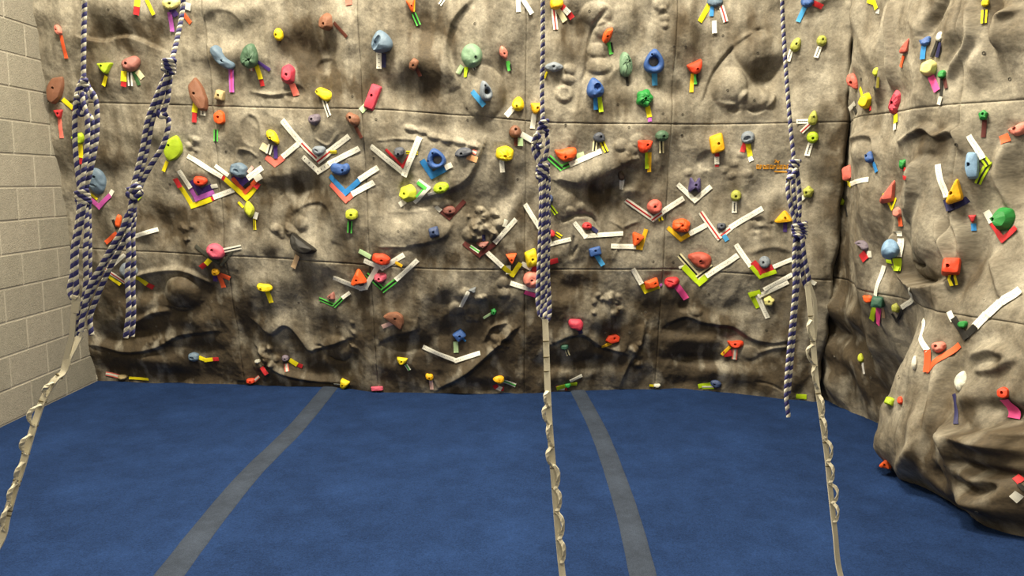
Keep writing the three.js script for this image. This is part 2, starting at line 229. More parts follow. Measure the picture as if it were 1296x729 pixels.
// brushed-on brown wash: streaks that run mostly down the wall
const STK = (() => { const a = tileNoise(1024, 64, 81), b = tileNoise(1024, 128, 82), o = new Float32Array(1024 * 1024); for (let y = 0; y < 1024; y++) for (let x = 0; x < 1024; x++) { const ys = Math.floor(y / 7) % 1024; o[y * 1024 + x] = 0.6 * a[((Math.floor(y / 5)) % 1024) * 1024 + x] + 0.4 * b[ys * 1024 + x]; } return o; })();
const rockTex = dataTex(1024, i => { const m = 0.84 + 0.40 * (S1[i] - 0.5) + 0.24 * (S2[i] - 0.5) + 0.14 * (STK[i] - 0.5); return [m * 1.0, m * 0.985, m * 0.95]; }, true);
const rockMat = new THREE.MeshStandardMaterial({ map: rockTex, vertexColors: true, roughness: 0.78, bumpMap: bumpTex, bumpScale: 0.0028 });
rockMat.name = 'painted_rock';
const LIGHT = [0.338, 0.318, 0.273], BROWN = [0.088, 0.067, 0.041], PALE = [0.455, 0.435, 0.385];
// brown wash in blotches and streaks, with shade painted in low down and in hollows; a few paler chalked blotches
const WASH_SHADE = [];
function washShade(px, py, rx, ry, a) { const m = marchBase(px, py); if (m) WASH_SHADE.push({ k: m.k, u: m.u, v: m.v, rx: rx * m.t / F * (m.k === 'R' ? 1.6 : 1), ry: ry * m.t / F, a }); }
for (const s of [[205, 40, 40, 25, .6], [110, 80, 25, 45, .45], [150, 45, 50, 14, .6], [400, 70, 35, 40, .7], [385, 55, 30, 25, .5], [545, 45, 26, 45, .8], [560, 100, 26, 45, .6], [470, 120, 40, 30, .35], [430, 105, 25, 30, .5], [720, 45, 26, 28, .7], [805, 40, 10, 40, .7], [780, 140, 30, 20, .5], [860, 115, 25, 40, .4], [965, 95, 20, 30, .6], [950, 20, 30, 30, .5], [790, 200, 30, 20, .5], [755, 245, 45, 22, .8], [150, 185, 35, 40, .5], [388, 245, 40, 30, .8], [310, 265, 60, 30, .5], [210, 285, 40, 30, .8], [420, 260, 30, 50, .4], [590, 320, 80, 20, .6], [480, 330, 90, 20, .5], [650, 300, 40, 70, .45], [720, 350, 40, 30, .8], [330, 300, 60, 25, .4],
  [200, 420, 90, 60, .95], [330, 430, 50, 70, .8], [430, 470, 90, 40, .8], [560, 470, 90, 40, .8], [640, 470, 60, 40, .7], [745, 450, 70, 45, .9], [840, 450, 60, 60, .8], [920, 460, 80, 40, .85], [1000, 450, 30, 70, .6], [600, 430, 60, 40, .5], [250, 380, 60, 40, .8], [150, 460, 60, 40, 1], [300, 480, 90, 25, .9], [700, 400, 60, 40, .6], [880, 400, 90, 25, .6], [480, 400, 60, 50, .6],  // lowest row: brown wash laid heavier, painting in the shade there
  [1075, 400, 40, 60, .95], [1090, 470, 50, 60, 1], [1060, 330, 30, 60, .7], [1062, 220, 20, 80, .7], [1150, 320, 30, 40, .5], [1070, 130, 20, 60, .5], [1160, 180, 40, 30, .4], [1240, 330, 15, 60, .5], [1175, 350, 30, 20, .6], [1250, 530, 50, 40, .8], [1240, 610, 70, 45, 1], [1180, 590, 40, 40, .6], [1270, 470, 30, 25, .4], [1150, 100, 40, 20, .4], [1180, 20, 30, 30, .3], [1260, 40, 20, 40, .4]]) washShade(...s);  // right wall: wash plus shade painted into the hollow and boulder foot
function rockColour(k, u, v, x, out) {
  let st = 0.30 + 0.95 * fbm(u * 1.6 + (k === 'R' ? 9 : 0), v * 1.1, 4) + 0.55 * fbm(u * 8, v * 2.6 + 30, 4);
  for (const s of WASH_SHADE) if (s.k === k) { const a = (u - s.u) / s.rx, b = (v - s.v) / s.ry, q = a * a + b * b; if (q < 4) st += s.a * Math.exp(-q * 0.9) * clamp(0.9 + 1.6 * fbm(u * 6 + 3, v * 3.5, 4), 0.1, 1.25); }
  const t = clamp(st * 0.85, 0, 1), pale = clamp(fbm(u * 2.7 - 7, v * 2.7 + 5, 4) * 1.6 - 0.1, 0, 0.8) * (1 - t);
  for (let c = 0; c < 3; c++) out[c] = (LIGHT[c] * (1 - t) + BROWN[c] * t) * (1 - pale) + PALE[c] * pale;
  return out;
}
const matTex = (() => { const a = noiseSum(1024, [[5, 1], [16, 1], [50, 0.6]], 91), b = noiseSum(1024, [[256, 1], [512, 1.6]], 97); return dataTex(1024, i => { const m = 0.78 + 0.22 * (a[i] - 0.5) + 0.34 * (b[i] - 0.5); return [m, m, m]; }, true); })();
const carpetMat = new THREE.MeshPhysicalMaterial({ specularIntensity: 0.15, color: new THREE.Color().setRGB(0.0165, 0.0425, 0.136), map: matTex, roughness: 0.95, bumpMap: fineTex, bumpScale: 0.002 });
const stripMat = new THREE.MeshPhysicalMaterial({ specularIntensity: 0.2, color: new THREE.Color().setRGB(0.050, 0.066, 0.102), map: matTex, roughness: 0.9, bumpMap: fineTex, bumpScale: 0.0015 });
const blockTex = dataTex(1024, i => { const p = S2[i] < 0.30 ? 0.80 : 1; const m = (0.84 + 0.16 * (S1[i] - 0.5) + 0.14 * (S2[i] - 0.5)) * p; return [m, m, m * 0.99]; }, true);
const blockMats = [[0.40, 0.375, 0.315], [0.38, 0.355, 0.30], [0.42, 0.39, 0.33], [0.365, 0.345, 0.29]].map(c => new THREE.MeshStandardMaterial({ color: new THREE.Color().setRGB(...c), map: blockTex, roughness: 0.9, bumpMap: fineTex, bumpScale: 0.002 }));
const mortarMat = new THREE.MeshStandardMaterial({ color: new THREE.Color().setRGB(0.39, 0.365, 0.31), roughness: 0.95, bumpMap: fineTex, bumpScale: 0.001 });
const plasterMat = new THREE.MeshStandardMaterial({ color: new THREE.Color().setRGB(0.48, 0.44, 0.37), roughness: 0.95 });
const ceilMat = new THREE.MeshStandardMaterial({ color: new THREE.Color().setRGB(0.35, 0.34, 0.32), roughness: 0.95 });

// ---------------------------------------------------------------- room shell
function planarUV(geo, fn) { const p = geo.attributes.position, uv = new Float32Array(p.count * 2); for (let i = 0; i < p.count; i++) { const q = fn(p.getX(i), p.getY(i), p.getZ(i)); uv[2 * i] = q[0]; uv[2 * i + 1] = q[1]; } geo.setAttribute('uv', new THREE.BufferAttribute(uv, 2)); return geo; }
const floor = group('floor'); struct(floor, 'blue carpeted crash mat covering the whole floor');
mesh('crash_mat', planarUV(box(-3.2, 4.3, -0.3, 0, -7.0, 6), (x, y, z) => [x / 1.3, z / 1.3]), carpetMat, floor);
function floorStrip(px, w, name) {
  const pts = []; for (let i = 0; i < px.length; i += 2) { const dd = ray(px[i], px[i + 1]); pts.push(EYE.clone().addScaledVector(dd, -CAM_H / dd.y)); }
  const last = pts[pts.length - 1], pre = pts[pts.length - 2]; pts.push(last.clone().add(last.clone().sub(pre).setLength(2.2)));
  const c = new THREE.CatmullRomCurve3(pts), n = 60, pos = [], uv = [], idx = [];
  for (let i = 0; i <= n; i++) {
    const p = c.getPointAt(i / n), t = c.getTangentAt(i / n), s = V(-t.z, 0, t.x).normalize(), ww = w * (1 + 0.03 * N2(i * 0.3, 4)) / 2;
    for (const [k, y] of [[-1, -0.004], [-0.97, 0.005], [-0.4, 0.0065], [0.4, 0.0065], [0.97, 0.005], [1, -0.004]]) { pos.push(p.x + s.x * k * ww, y, p.z + s.z * k * ww); uv.push(k * ww / 0.6, c.getLength() * i / n / 0.6); }
  }
  for (let i = 0; i < n; i++) for (let j = 0; j < 5; j++) { const a = i * 6 + j; idx.push(a, a + 1, a + 6, a + 1, a + 7, a + 6); }
  const geo = new THREE.BufferGeometry(); geo.setAttribute('position', new THREE.Float32BufferAttribute(pos, 3)); geo.setAttribute('uv', new THREE.Float32BufferAttribute(uv, 2)); geo.setIndex(idx); geo.computeVertexNormals();
  return mesh(name, geo, stripMat, floor);
}
floorStrip([420, 488, 372, 545, 317, 600, 267, 660, 214, 729], 0.115, 'seam_strip');
floorStrip([726, 485, 757, 545, 778, 600, 797, 660, 814, 729], 0.105, 'seam_strip');
struct(mesh('ceiling', box(-3.4, 4.5, CEIL, CEIL + 0.2, -7.2, 6.2), ceilMat));
struct(mesh('wall_rear', box(-3.4, 4.5, -0.3, CEIL, -7.2, -7.0), plasterMat));
struct(mesh('wall_front', box(-3.4, 4.5, -0.3, CEIL, 6, 6.2), plasterMat));
struct(mesh('wall_side', box(4.3, 4.5, -0.3, CEIL, -7.2, 6.2), plasterMat));
const left = group('wall_left'); struct(left, 'painted concrete block wall with pale mortar joints');
const BH = 0.2045, BL = 0.415, BZ0 = -6.9, NC = 20, NB = 11, J = 0.009;
mesh('mortar', box(-3.4, LEFTX - 0.0045, -0.3, NC * BH, -7.2, BZ0 + NB * BL), mortarMat, left);
mesh('plaster', mergeGeometries([box(-3.4, LEFTX, NC * BH, CEIL, -7.2, 6.2), box(-3.4, LEFTX, -0.3, NC * BH, BZ0 + NB * BL, 6.2)]), plasterMat, left);
{
  const full = new RoundedBoxGeometry(0.06, BH - J, BL - J, 2, 0.005), r = rng(77), Y0 = 0.005;
  const vars = []; for (let k = 0; k < 4; k++) { const q = full.clone(); planarUV(q, (x, y, z) => [z / 0.8 + k * 0.27, y / 0.8 + k * 0.41]); vars.push(q); }
  for (let c = 0; c < NC; c++) for (let b = 0; b < NB; b++) {
    const zc = BZ0 + (b + 0.5 + (c % 2 ? 0.5 : 0)) * BL; if (zc > BZ0 + NB * BL - BL * 0.4) continue;
    const m = mesh('block', vars[Math.floor(r() * 4)], blockMats[Math.floor(r() * 4)], left); m.position.set(LEFTX - 0.03 + (r() - 0.5) * 0.0025, Y0 + (c + 0.5) * BH, zc);
  }
}

// ---------------------------------------------------------------- moulded climbing panels
const seamY = [[[-3.2, 0], [2.6, 0]].map(p => [p[0], -0.02]), [[-3.2, 1.02], [-2.06, 0.975], [-0.5, 0.90], [1.07, 0.885], [2.05, 0.85], [2.6, 0.83]], [[-3.2, 2.0], [-1.97, 1.96], [-0.83, 1.92], [0.26, 1.835], [1, 1.835], [2.6, 1.82]], [[-3.2, 2.96], [2.6, 2.78]], [[-3.2, 3.9], [2.6, 3.72]], [[-3.2, 4.4], [2.6, 4.4]]];
const colX = [WX0, -1.95, -0.94, 0.085, 1.02, 2.36];
function panel(parent, k, u0, u1, vlo, vhi, STEP) {
  const us = [0, 0.003, 0.007]; const W = u1 - u0; const nU = Math.round((W - 0.014) / STEP); for (let i = 1; i < nU; i++) us.push(0.007 + (W - 0.014) * i / nU); us.push(W - 0.007, W - 0.003, W);
  const Hm = vhi(u0 + W / 2) - vlo(u0 + W / 2), vs = [0, 0.003, 0.007], nV = Math.round((Hm - 0.014) / STEP); for (let i = 1; i < nV; i++) vs.push(0.007 + (Hm - 0.014) * i / nV); vs.push(Hm - 0.007, Hm - 0.003, Hm);
  const pos = [], col = [], uv = [], idx = [], c = [0, 0, 0];
  for (const dv of vs) for (const du of us) {
    const u = u0 + du, lo = vlo(u), hi = vhi(u), v = lo + (hi - lo) * dv / Hm;
    const e = Math.min(du, W - du, dv, Hm - dv), groove = -0.008 * (1 - sstep(0, 0.006, e));
    const p = k === 'B' ? V(u, v, backZ(u, v) + groove) : rightPoint(u, v, rightD(u, v) + groove);
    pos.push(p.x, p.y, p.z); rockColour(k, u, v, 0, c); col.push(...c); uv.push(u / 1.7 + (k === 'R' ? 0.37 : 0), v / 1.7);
  }
  const n = us.length; for (let j = 0; j + 1 < vs.length; j++) for (let i = 0; i + 1 < n; i++) { const a = j * n + i; if (k === 'B') idx.push(a, a + 1, a + n, a + 1, a + n + 1, a + n); else idx.push(a, a + 1, a + n, a + 1, a + n + 1, a + n); }
  const geo = new THREE.BufferGeometry(); geo.setAttribute('position', new THREE.Float32BufferAttribute(pos, 3)); geo.setAttribute('color', new THREE.Float32BufferAttribute(col, 3)); geo.setAttribute('uv', new THREE.Float32BufferAttribute(uv, 2)); geo.setIndex(idx); geo.computeVertexNormals();
  return mesh('panel', geo, rockMat, parent);
}
const wallBack = group('wall_back'); struct(wallBack, 'moulded grey-brown artificial rock climbing wall of bolted panels');
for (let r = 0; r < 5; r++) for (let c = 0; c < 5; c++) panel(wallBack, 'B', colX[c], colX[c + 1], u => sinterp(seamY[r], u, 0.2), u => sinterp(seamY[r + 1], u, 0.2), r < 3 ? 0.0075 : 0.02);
const wallRight = group('wall_right'); struct(wallRight, 'moulded rock climbing wall with a boulder bulging at its foot');
const seamR = [[[0, -0.02], [4, -0.02]], [[-0.2, 0.86], [4, 0.86]], [[-0.2, 1.82], [4, 1.84]], [[-0.2, 2.8], [4, 2.8]], [[-0.2, 3.7], [4, 3.7]], [[-0.2, 4.4], [4, 4.4]]];
const colR = [-0.15, 0.85, 1.8, 2.75, 3.55];
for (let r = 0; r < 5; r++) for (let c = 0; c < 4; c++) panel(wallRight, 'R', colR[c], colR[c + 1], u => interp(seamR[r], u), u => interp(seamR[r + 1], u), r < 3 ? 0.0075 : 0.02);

// ---------------------------------------------------------------- ceiling lamps
const glowMat = new THREE.MeshStandardMaterial({ color: 0xffffff, emissive: LAMP_COL, emissiveIntensity: 6 });
const frameMat = new THREE.MeshStandardMaterial({ color: 0xd8d8d4, roughness: 0.5 });
const WHICH = ['over the block wall and climbing wall', 'over the rock wall with the boulder', 'above the entrance side near the block wall', 'above the entrance side near the plain wall'];
LAMPS.forEach(([x, z, power], i) => {
  const lamp = group('ceiling_lamp'); lamp.position.set(x, CEIL, z); tag(lamp, 'white rectangular ceiling lamp ' + WHICH[i], 'lamp', 'ceiling lamps');
  mesh('housing', box(-LAMP_W / 2 - 0.04, LAMP_W / 2 + 0.04, -0.08, 0, -LAMP_D / 2 - 0.04, LAMP_D / 2 + 0.04), frameMat, lamp);
  mesh('diffuser', box(-LAMP_W / 2, LAMP_W / 2, -0.09, -0.075, -LAMP_D / 2, LAMP_D / 2), glowMat, lamp);
  const L = new THREE.RectAreaLight(LAMP_COL, power, LAMP_W, LAMP_D); L.position.set(0, -0.11, 0); L.rotation.x = -Math.PI / 2; lamp.add(L);
});
// ---------------------------------------------------------------- climbing holds
const HC = { yellow: '#e9cf12', gold: '#eeb40a', lime: '#a8c41e', olive: '#a9ae4c', yellowgreen: '#c6cf3a', blue: '#345a9e', navyblue: '#3d4e78', greyblue: '#647a90', steel: '#7d8794', grey: '#6a7078', darkgrey: '#4a4f5c', skyblue: '#7fa3c8', darkgreen: '#46664f', sage: '#74957a', green: '#1f8a3a', teal: '#2c5a4a', orange: '#ea5c1e', redorange: '#e2431d', red: '#c42c34', pinkred: '#c93c54', coral: '#d4685c', salmon: '#d88273', rosy: '#9a625a', terracotta: '#b3503f', brown: '#855842', darkbrown: '#3d2e24', mauve: '#6e6474', purple: '#4d4474', cream: '#ddd78a', white: '#dcdccf', beige: '#b9a679', black: '#171411', pink: '#d05873' };
const holdTex = dataTex(512, i => { const m = 0.90 + 0.20 * (grain512[i] - 0.5); return [m, m, m]; }, true);
const holdMats = {}; const holdMat = c => holdMats[c] ??= new THREE.MeshStandardMaterial({ color: HC[c] ?? c, roughness: 0.62, map: holdTex, bumpMap: bumpTex, bumpScale: 0.0012 });
const boltMat = new THREE.MeshStandardMaterial({ color: '#26241f', roughness: 0.45, metalness: 0.6 });
const boltGeo = (() => { const s = new THREE.Shape(); s.absarc(0, 0, 1, 0, 6.2832); const h = new THREE.Path(); for (let i = 0; i < 6; i++) { const a = -i * Math.PI / 3; i ? h.lineTo(0.5 * Math.cos(a), 0.5 * Math.sin(a)) : h.moveTo(0.5, 0); } s.holes.push(h); return new THREE.ExtrudeGeometry(s, { depth: 0.7, bevelEnabled: false, curveSegments: 10 }); })();
// outlines in a -1..1 box, y up; the number tells how much the corners are rounded
const ring = (n, f) => Array.from({ length: n }, (_, i) => f(i / n * Math.PI * 2));
const OUT = {
  oval: [0, ring(32, a => [Math.cos(a), Math.sin(a)])], egg: [0, ring(32, a => [Math.cos(a) * (1 - 0.18 * Math.sin(a)), Math.sin(a)])],
  blob: [0, ring(32, a => { const r = 0.9 + 0.1 * Math.sin(2 * a + 1) + 0.06 * Math.sin(3 * a); return [r * Math.cos(a), r * Math.sin(a)]; })],
  knobby: [0, ring(32, a => { const r = 0.9 + 0.09 * Math.sin(5 * a); return [r * Math.cos(a), r * Math.sin(a)]; })],
  tri: [2, [[-1, 0.85], [1, 1], [0.25, -1], [0, -1]]], triup: [2, [[-1, -0.8], [-0.7, -1], [1, -0.55], [0.1, 1], [-0.1, 0.95]]],
  drop: [3, [[0, 1], [0.25, 0.85], [0.75, 0.3], [1, -0.35], [0.75, -0.88], [0, -1], [-0.75, -0.88], [-1, -0.35], [-0.75, 0.3], [-0.25, 0.85]]],
  leaf: [2, [[0, 1], [0.6, 0.55], [0.95, 0], [0.6, -0.6], [0, -1], [-0.6, -0.6], [-0.95, 0], [-0.6, 0.55]]],
  blade: [1, [[0.95, 1], [1, 0.3], [0.6, -0.5], [-0.2, -1], [-0.9, -0.8], [-1, 0.1], [-0.4, 0.8]]],
  half: [1, [[-1, 0.75], [1, 0.95], [0.85, 0], [0.35, -0.85], [-0.25, -1], [-0.75, -0.3]]],
  moon: [1, [[-1, 0.4], [-0.55, 0.95], [0.2, 1], [0.85, 0.6], [1, 0], [0.8, -0.75], [0.35, -1], [-0.1, -0.3], [-0.6, 0.1]]],
  quad: [2, [[-0.95, 0.7], [0.8, 1], [1, -0.75], [-0.8, -1]]], block: [1, [[-1, 1], [1, 1], [1, -1], [-1, -1]]],
  pent: [2, [[-0.9, 0.55], [0.1, 1], [0.95, 0.5], [0.85, -0.75], [0, -1], [-0.95, -0.6]]], hex: [1, [[-0.6, 0.95], [0.5, 1], [1, 0.15], [0.7, -0.9], [-0.35, -1], [-1, -0.1]]],
  kidney: [3, [[-1, 0.25], [-0.75, 0.9], [-0.25, 0.75], [0.2, 0.35], [0.75, 0.7], [1, 0.1], [0.85, -0.6], [0.3, -1], [-0.4, -0.9], [-0.9, -0.4]]],
  bean: [3, [[-1, 0.3], [-0.7, 0.95], [-0.2, 0.75], [0.2, 0.7], [0.75, 0.6], [1, -0.1], [0.7, -0.85], [0.1, -0.9], [-0.25, -0.45], [-0.8, -0.35]]],
  pillar: [2, [[-0.55, 1], [0.75, 0.9], [1, 0.2], [0.75, -1], [-0.65, -0.95], [-1, -0.1]]],
  jug: [2, [[-1, 0.6], [-0.5, 0.45], [0.15, 0.95], [0.85, 1], [1, 0.1], [0.6, -0.75], [-0.15, -1], [-0.7, -0.4]]],
  aitch: [1, [[-0.75, 1], [-0.35, 0.95], [-0.2, 0.3], [0.2, 0.3], [0.4, 0.95], [0.75, 1], [0.9, 0.2], [0.95, -0.9], [0.55, -1], [0.3, -0.4], [-0.3, -0.4], [-0.6, -1], [-1, -0.85], [-0.8, 0.1]]],
};
const NP = 32;
function outline(name) {
  const [sm, poly] = OUT[name]; if (sm === 0) return poly.map(p => [...p]);
  let P = poly; const len = []; let L = 0; for (let i = 0; i < P.length; i++) { const q = P[(i + 1) % P.length]; len.push(L); L += Math.hypot(q[0] - P[i][0], q[1] - P[i][1]); }
  let R = []; for (let k = 0; k < NP; k++) { const t = k / NP * L; let i = len.length - 1; while (len[i] > t) i--; const a = P[i], b = P[(i + 1) % P.length], w = (t - len[i]) / (Math.hypot(b[0] - a[0], b[1] - a[1]) || 1); R.push([a[0] + (b[0] - a[0]) * w, a[1] + (b[1] - a[1]) * w]); }
  for (let s = 0; s < sm; s++) R = R.map((p, i) => { const a = R[(i + NP - 1) % NP], b = R[(i + 1) % NP]; return [(a[0] + 2 * p[0] + b[0]) / 4, (a[1] + 2 * p[1] + b[1]) / 4]; });
  let ar = 0; for (let i = 0; i < NP; i++) { const b = R[(i + 1) % NP]; ar += R[i][0] * b[1] - b[0] * R[i][1]; } if (ar < 0) R.reverse();
  const mx = Math.max(...R.map(p => Math.abs(p[0]))), my = Math.max(...R.map(p => Math.abs(p[1]))); return R.map(p => [p[0] / mx, p[1] / my]);
}
const PROF = { round: [[1, -1], [1, 0.02], [0.985, 0.3], [0.93, 0.55], [0.82, 0.76], [0.64, 0.91], [0.42, 0.985], [0.22, 1]], flat: [[1, -1], [1, 0.0], [0.97, 0.5], [0.86, 0.82], [0.8, 0.86], [0.5, 0.94], [0.25, 1]], facet: [[1, -1], [1, 0.05], [0.9, 0.45], [0.62, 0.95], [0.5, 1], [0.25, 1]] };
const csg = new Evaluator(); csg.attributes = ['position', 'normal']; csg.useGroups = false;
function loftRings(rings, closed) {          // rings of NP points from the foot inwards, closed below and at the middle
  const pos = [], idx = [], n = rings[0].length;
  for (const r of rings) for (const p of r) pos.push(...p);
  for (let k = 0; k + 1 < rings.length; k++) for (let i = 0; i < n; i++) { const a = k * n + i, b = k * n + (i + 1) % n; idx.push(a, b, a + n, b, b + n, a + n); }
  const cap = (k, flip) => { const c = pos.length / 3, r = rings[k]; pos.push(r.reduce((s, p) => s + p[0], 0) / n, r.reduce((s, p) => s + p[1], 0) / n, r.reduce((s, p) => s + p[2], 0) / n); for (let i = 0; i < n; i++) { const a = k * n + i, b = k * n + (i + 1) % n; flip ? idx.push(b, a, c) : idx.push(a, b, c); } };
  if (closed) { cap(rings.length - 1, false); cap(0, true); }
  else for (let i = 0; i < n; i++) { const a = (rings.length - 1) * n + i, b = (rings.length - 1) * n + (i + 1) % n; idx.push(a, b, i, b, (i + 1) % n, i); }
  const geo = new THREE.BufferGeometry(); geo.setAttribute('position', new THREE.Float32BufferAttribute(pos, 3)); geo.setIndex(idx); return geo;
}
function holdGeometry(o) {
  const { w, h, th, shape, style, bolt, seed, rb, bite } = o, O = outline(shape).map(p => [p[0] * w / 2, p[1] * h / 2]), embed = o.embed;
  const wob = (x, y) => 1 + (style === 'round' ? 0.14 : 0.06) * N3(x * 22 + seed, y * 22, seed * 0.7) + (o.rough ? 0.13 * N3(x * 75, y * 75, seed) : 0);
  if (o.hole) {
    const [hx, hy, hr] = o.hole, rings = [];
    for (let k = 0; k <= 9; k++) { const t = Math.PI * k / 9, m = (1 - Math.cos(t)) / 2; rings.push(O.map(p => { const dx = p[0] - hx, dy = p[1] - hy, L = Math.hypot(dx, dy), ix = hx + dx / L * hr, iy = hy + dy / L * hr; return [p[0] + (ix - p[0]) * m, p[1] + (iy - p[1]) * m, th * Math.pow(Math.sin(t), 0.8)]; })); }
    const first = rings[0].map(p => [p[0], p[1], -embed]), last = rings[9].map(p => [p[0], p[1], -embed]);
    return loftRings([first, ...rings, last], false);
  }
  const rings = PROF[style].map(([s, z], k) => O.map(p => { const x = bolt[0] + (p[0] - bolt[0]) * s, y = bolt[1] + (p[1] - bolt[1]) * s; let zz = z < 0 ? -embed : th * z * (k < 2 ? 1 : wob(x, y)) * (1 + o.tilt * y / h); return [x, y, zz]; }));
  const top = rings[rings.length - 1].reduce((s, p) => s + p[2], 0) / NP, rr = r => O.map(p => { const a = Math.atan2(p[1] - bolt[1], p[0] - bolt[0]); return [bolt[0] + r * Math.cos(a), bolt[1] + r * Math.sin(a)]; });
  if (rb) { rings.push(rr(rb).map(p => [...p, top])); rings.push(rr(rb * 0.92).map(p => [...p, top - Math.max(0.012, th * 0.35)])); }
  return loftRings(rings, true);
}
let OX = 0, OY = 0; const CS = 1234 / 220;
const from = (x, y) => { OX = x; OY = y; };               // the corner that the next positions are measured from, 5.6 units to a pixel
const PX = x => OX + x / CS, PY = y => OY + y / CS;
const holds = [], tapes = []; let cur = null, hseed = 1;
function hold(cx, cy, w, h, rot, shape, colour, desc, o = {}) {
  const hp = hit(PX(cx), PY(cy)); if (!hp) { console.log('no wall behind', desc); return null; }
  if (hp.p.y < 0.03) console.log('low', hp.p.y.toFixed(2), desc);
  const view = ray(PX(cx), PY(cy)).normalize().negate(), n = hp.n.clone().lerp(view, hp.k === 'R' ? 0.55 : 0.2).normalize(), k = hp.t / F / CS;
  const X = V(1, 0, 0).addScaledVector(n, -n.x).normalize(), Y = n.clone().cross(X), a = THREE.MathUtils.degToRad(-rot);
  const R = X.clone().multiplyScalar(Math.cos(a)).addScaledVector(Y, Math.sin(a)), U = n.clone().cross(R);
  const loc = (x, y) => { const dx = (x - cx) * k, dy = -(y - cy) * k; return [dx * Math.cos(a) + dy * Math.sin(a), -dx * Math.sin(a) + dy * Math.cos(a)]; };
  const W = w * k, H = h * k, th = (o.th ?? 0.42) * Math.min(W, H) + 0.008, style = o.style ?? 'round', bolt = o.b ? loc(...o.b) : [0, 0], rb = o.b === null ? 0 : clamp(Math.min(W, H) * 0.16, 0.005, 0.0095);
  let geo = holdGeometry({ w: W, h: H, th, shape, style, bolt: o.hole || o.b === null ? [0, 0] : bolt, seed: ++hseed * 1.37, rb: o.hole ? 0 : rb, hole: o.hole && [...loc(o.hole[0], o.hole[1]), o.hole[2] * k], embed: hp.k === 'R' ? 0.05 : 0.03, tilt: o.tilt ?? -0.35, rough: o.rough });
  const cuts = [...(o.pk ?? [])]; if (o.hole) for (const q of o.bolts ?? []) cuts.push([q[0], q[1], 0.0075 / k, 0.0075 / k]);
  if (cuts.length) {
    geo.computeVertexNormals(); let br = new Brush(geo); br.updateMatrixWorld();
    for (const [x, y, rx, ry, dr = 0, zz = 0.85] of cuts) { const l = loc(x, y), e = new THREE.SphereGeometry(1, 14, 10); e.scale(rx * k, ry * k, Math.max(0.012, Math.min(rx, ry) * k * 1.3)); e.rotateZ(THREE.MathUtils.degToRad(-dr) - a); e.translate(l[0], l[1], th * zz); const eb = new Brush(e); eb.updateMatrixWorld(); br = csg.evaluate(br, eb, SUBTRACTION); }
    geo = br.geometry; geo.deleteAttribute('uv');
  }
  const crease = style === 'round' && !cuts.length ? 1.1 : style === 'round' ? 0.8 : 0.45;
  geo.deleteAttribute('normal'); geo = toCreasedNormals(mergeVertices(geo, 1e-5), crease);
  planarUV(geo, (x, y, z) => [(x + z * 0.6) / 0.25, (y + z * 0.5) / 0.25]);
  const grp = group('climbing_hold'); grp.position.copy(hp.p); grp.quaternion.setFromRotationMatrix(new THREE.Matrix4().makeBasis(R, U, n));
  mesh('body', geo, holdMat(colour), grp);
  const bolts = o.hole ? (o.bolts ?? []).map(q => loc(q[0], q[1])) : o.b === null ? [] : [bolt, ...(o.bolts ?? []).map(q => loc(q[0], q[1]))];
  for (const q of bolts) { const m = mesh('bolt', boltGeo, boltMat, grp), r = o.hole ? 0.006 : rb * 0.8; m.scale.set(r, r, 0.01); m.position.set(q[0], q[1], o.hole ? th * 0.62 : Math.max(0.004, th - Math.max(0.012, th * 0.35) - 0.001)); }
  cur = { grp, desc, tapes: [], key: desc, near: o.near }; holds.push(cur); return cur;
}
// tape that belongs to no hold in view: say what it lies by
function loose(desc) { cur = { grp: null, desc, tapes: [], loose: true }; }

// ---------------------------------------------------------------- route tape
const TC = { yellow: '#f2e20a', gold: '#f0bf18', lime: '#bfe010', red: '#c8242c', white: '#ecebdf', cream: '#e6dfb4', orange: '#ee6030', salmon: '#f0786a', paleorange: '#eaaf7d', pink: '#ee4f9c', magenta: '#c454ac', violet: '#bf62c6', purple: '#452a7c', navy: '#1f1f52', blue: '#2a86d2', skyblue: '#45a2e2', green: '#58c850', palegreen: '#c4e6b0', darkgreen: '#2c5a2c', brown: '#5e2a1c', maroon: '#561c18', black: '#171512', darkgrey: '#3c3d34', olive: '#8c8428', beige: '#d8b994', pinkish: '#edc4bc', greywhite: '#c9c8c6', emblem: '#d9981c' };
const clothTape = dataTex(512, i => { const m = 0.93 + 0.12 * (fine512[i] - 0.5); return [m, m, m]; }, true);
const tapeMats = {}; const tapeMat = c => tapeMats[c] ??= new THREE.MeshStandardMaterial({ color: TC[c] ?? c, roughness: 0.7, map: clothTape });
function penTexture(kind) {
  const c = document.createElement('canvas'); c.width = 512; c.height = 64; const x = c.getContext('2d'), r = rng(kind === 'dots' ? 7 : 19); x.fillStyle = '#ecebdf'; x.fillRect(0, 0, 512, 64); x.fillStyle = x.strokeStyle = '#2b2a30'; x.lineWidth = 3;
  if (kind === 'dots') for (let i = 0; i < 4; i++) { x.beginPath(); x.arc(64 + i * 128, 32, 11, 0, 6.3); x.fill(); }
  else if (kind === 'dash') { x.fillRect(60, 26, 390, 12); for (let i = 0; i < 5; i++) x.fillRect(90 + i * 80, 18, 12, 28); }
  else { let p = 24; while (p < 480) { const w = 6 + r() * 9; x.beginPath(); x.moveTo(p, 22 + r() * 22); x.lineTo(p + w, 22 + r() * 22); if (r() > 0.4) x.lineTo(p + w * 0.4, 22 + r() * 20); x.stroke(); p += w + 5 + (r() > 0.75 ? 14 : 0); } }
  const t = new THREE.CanvasTexture(c); t.colorSpace = THREE.SRGBColorSpace; t.wrapS = t.wrapT = THREE.RepeatWrapping; return t;
}
for (const k of ['label', 'dots', 'dash']) tapeMats[k] = new THREE.MeshStandardMaterial({ color: '#ffffff', roughness: 0.7, map: penTexture(k) });
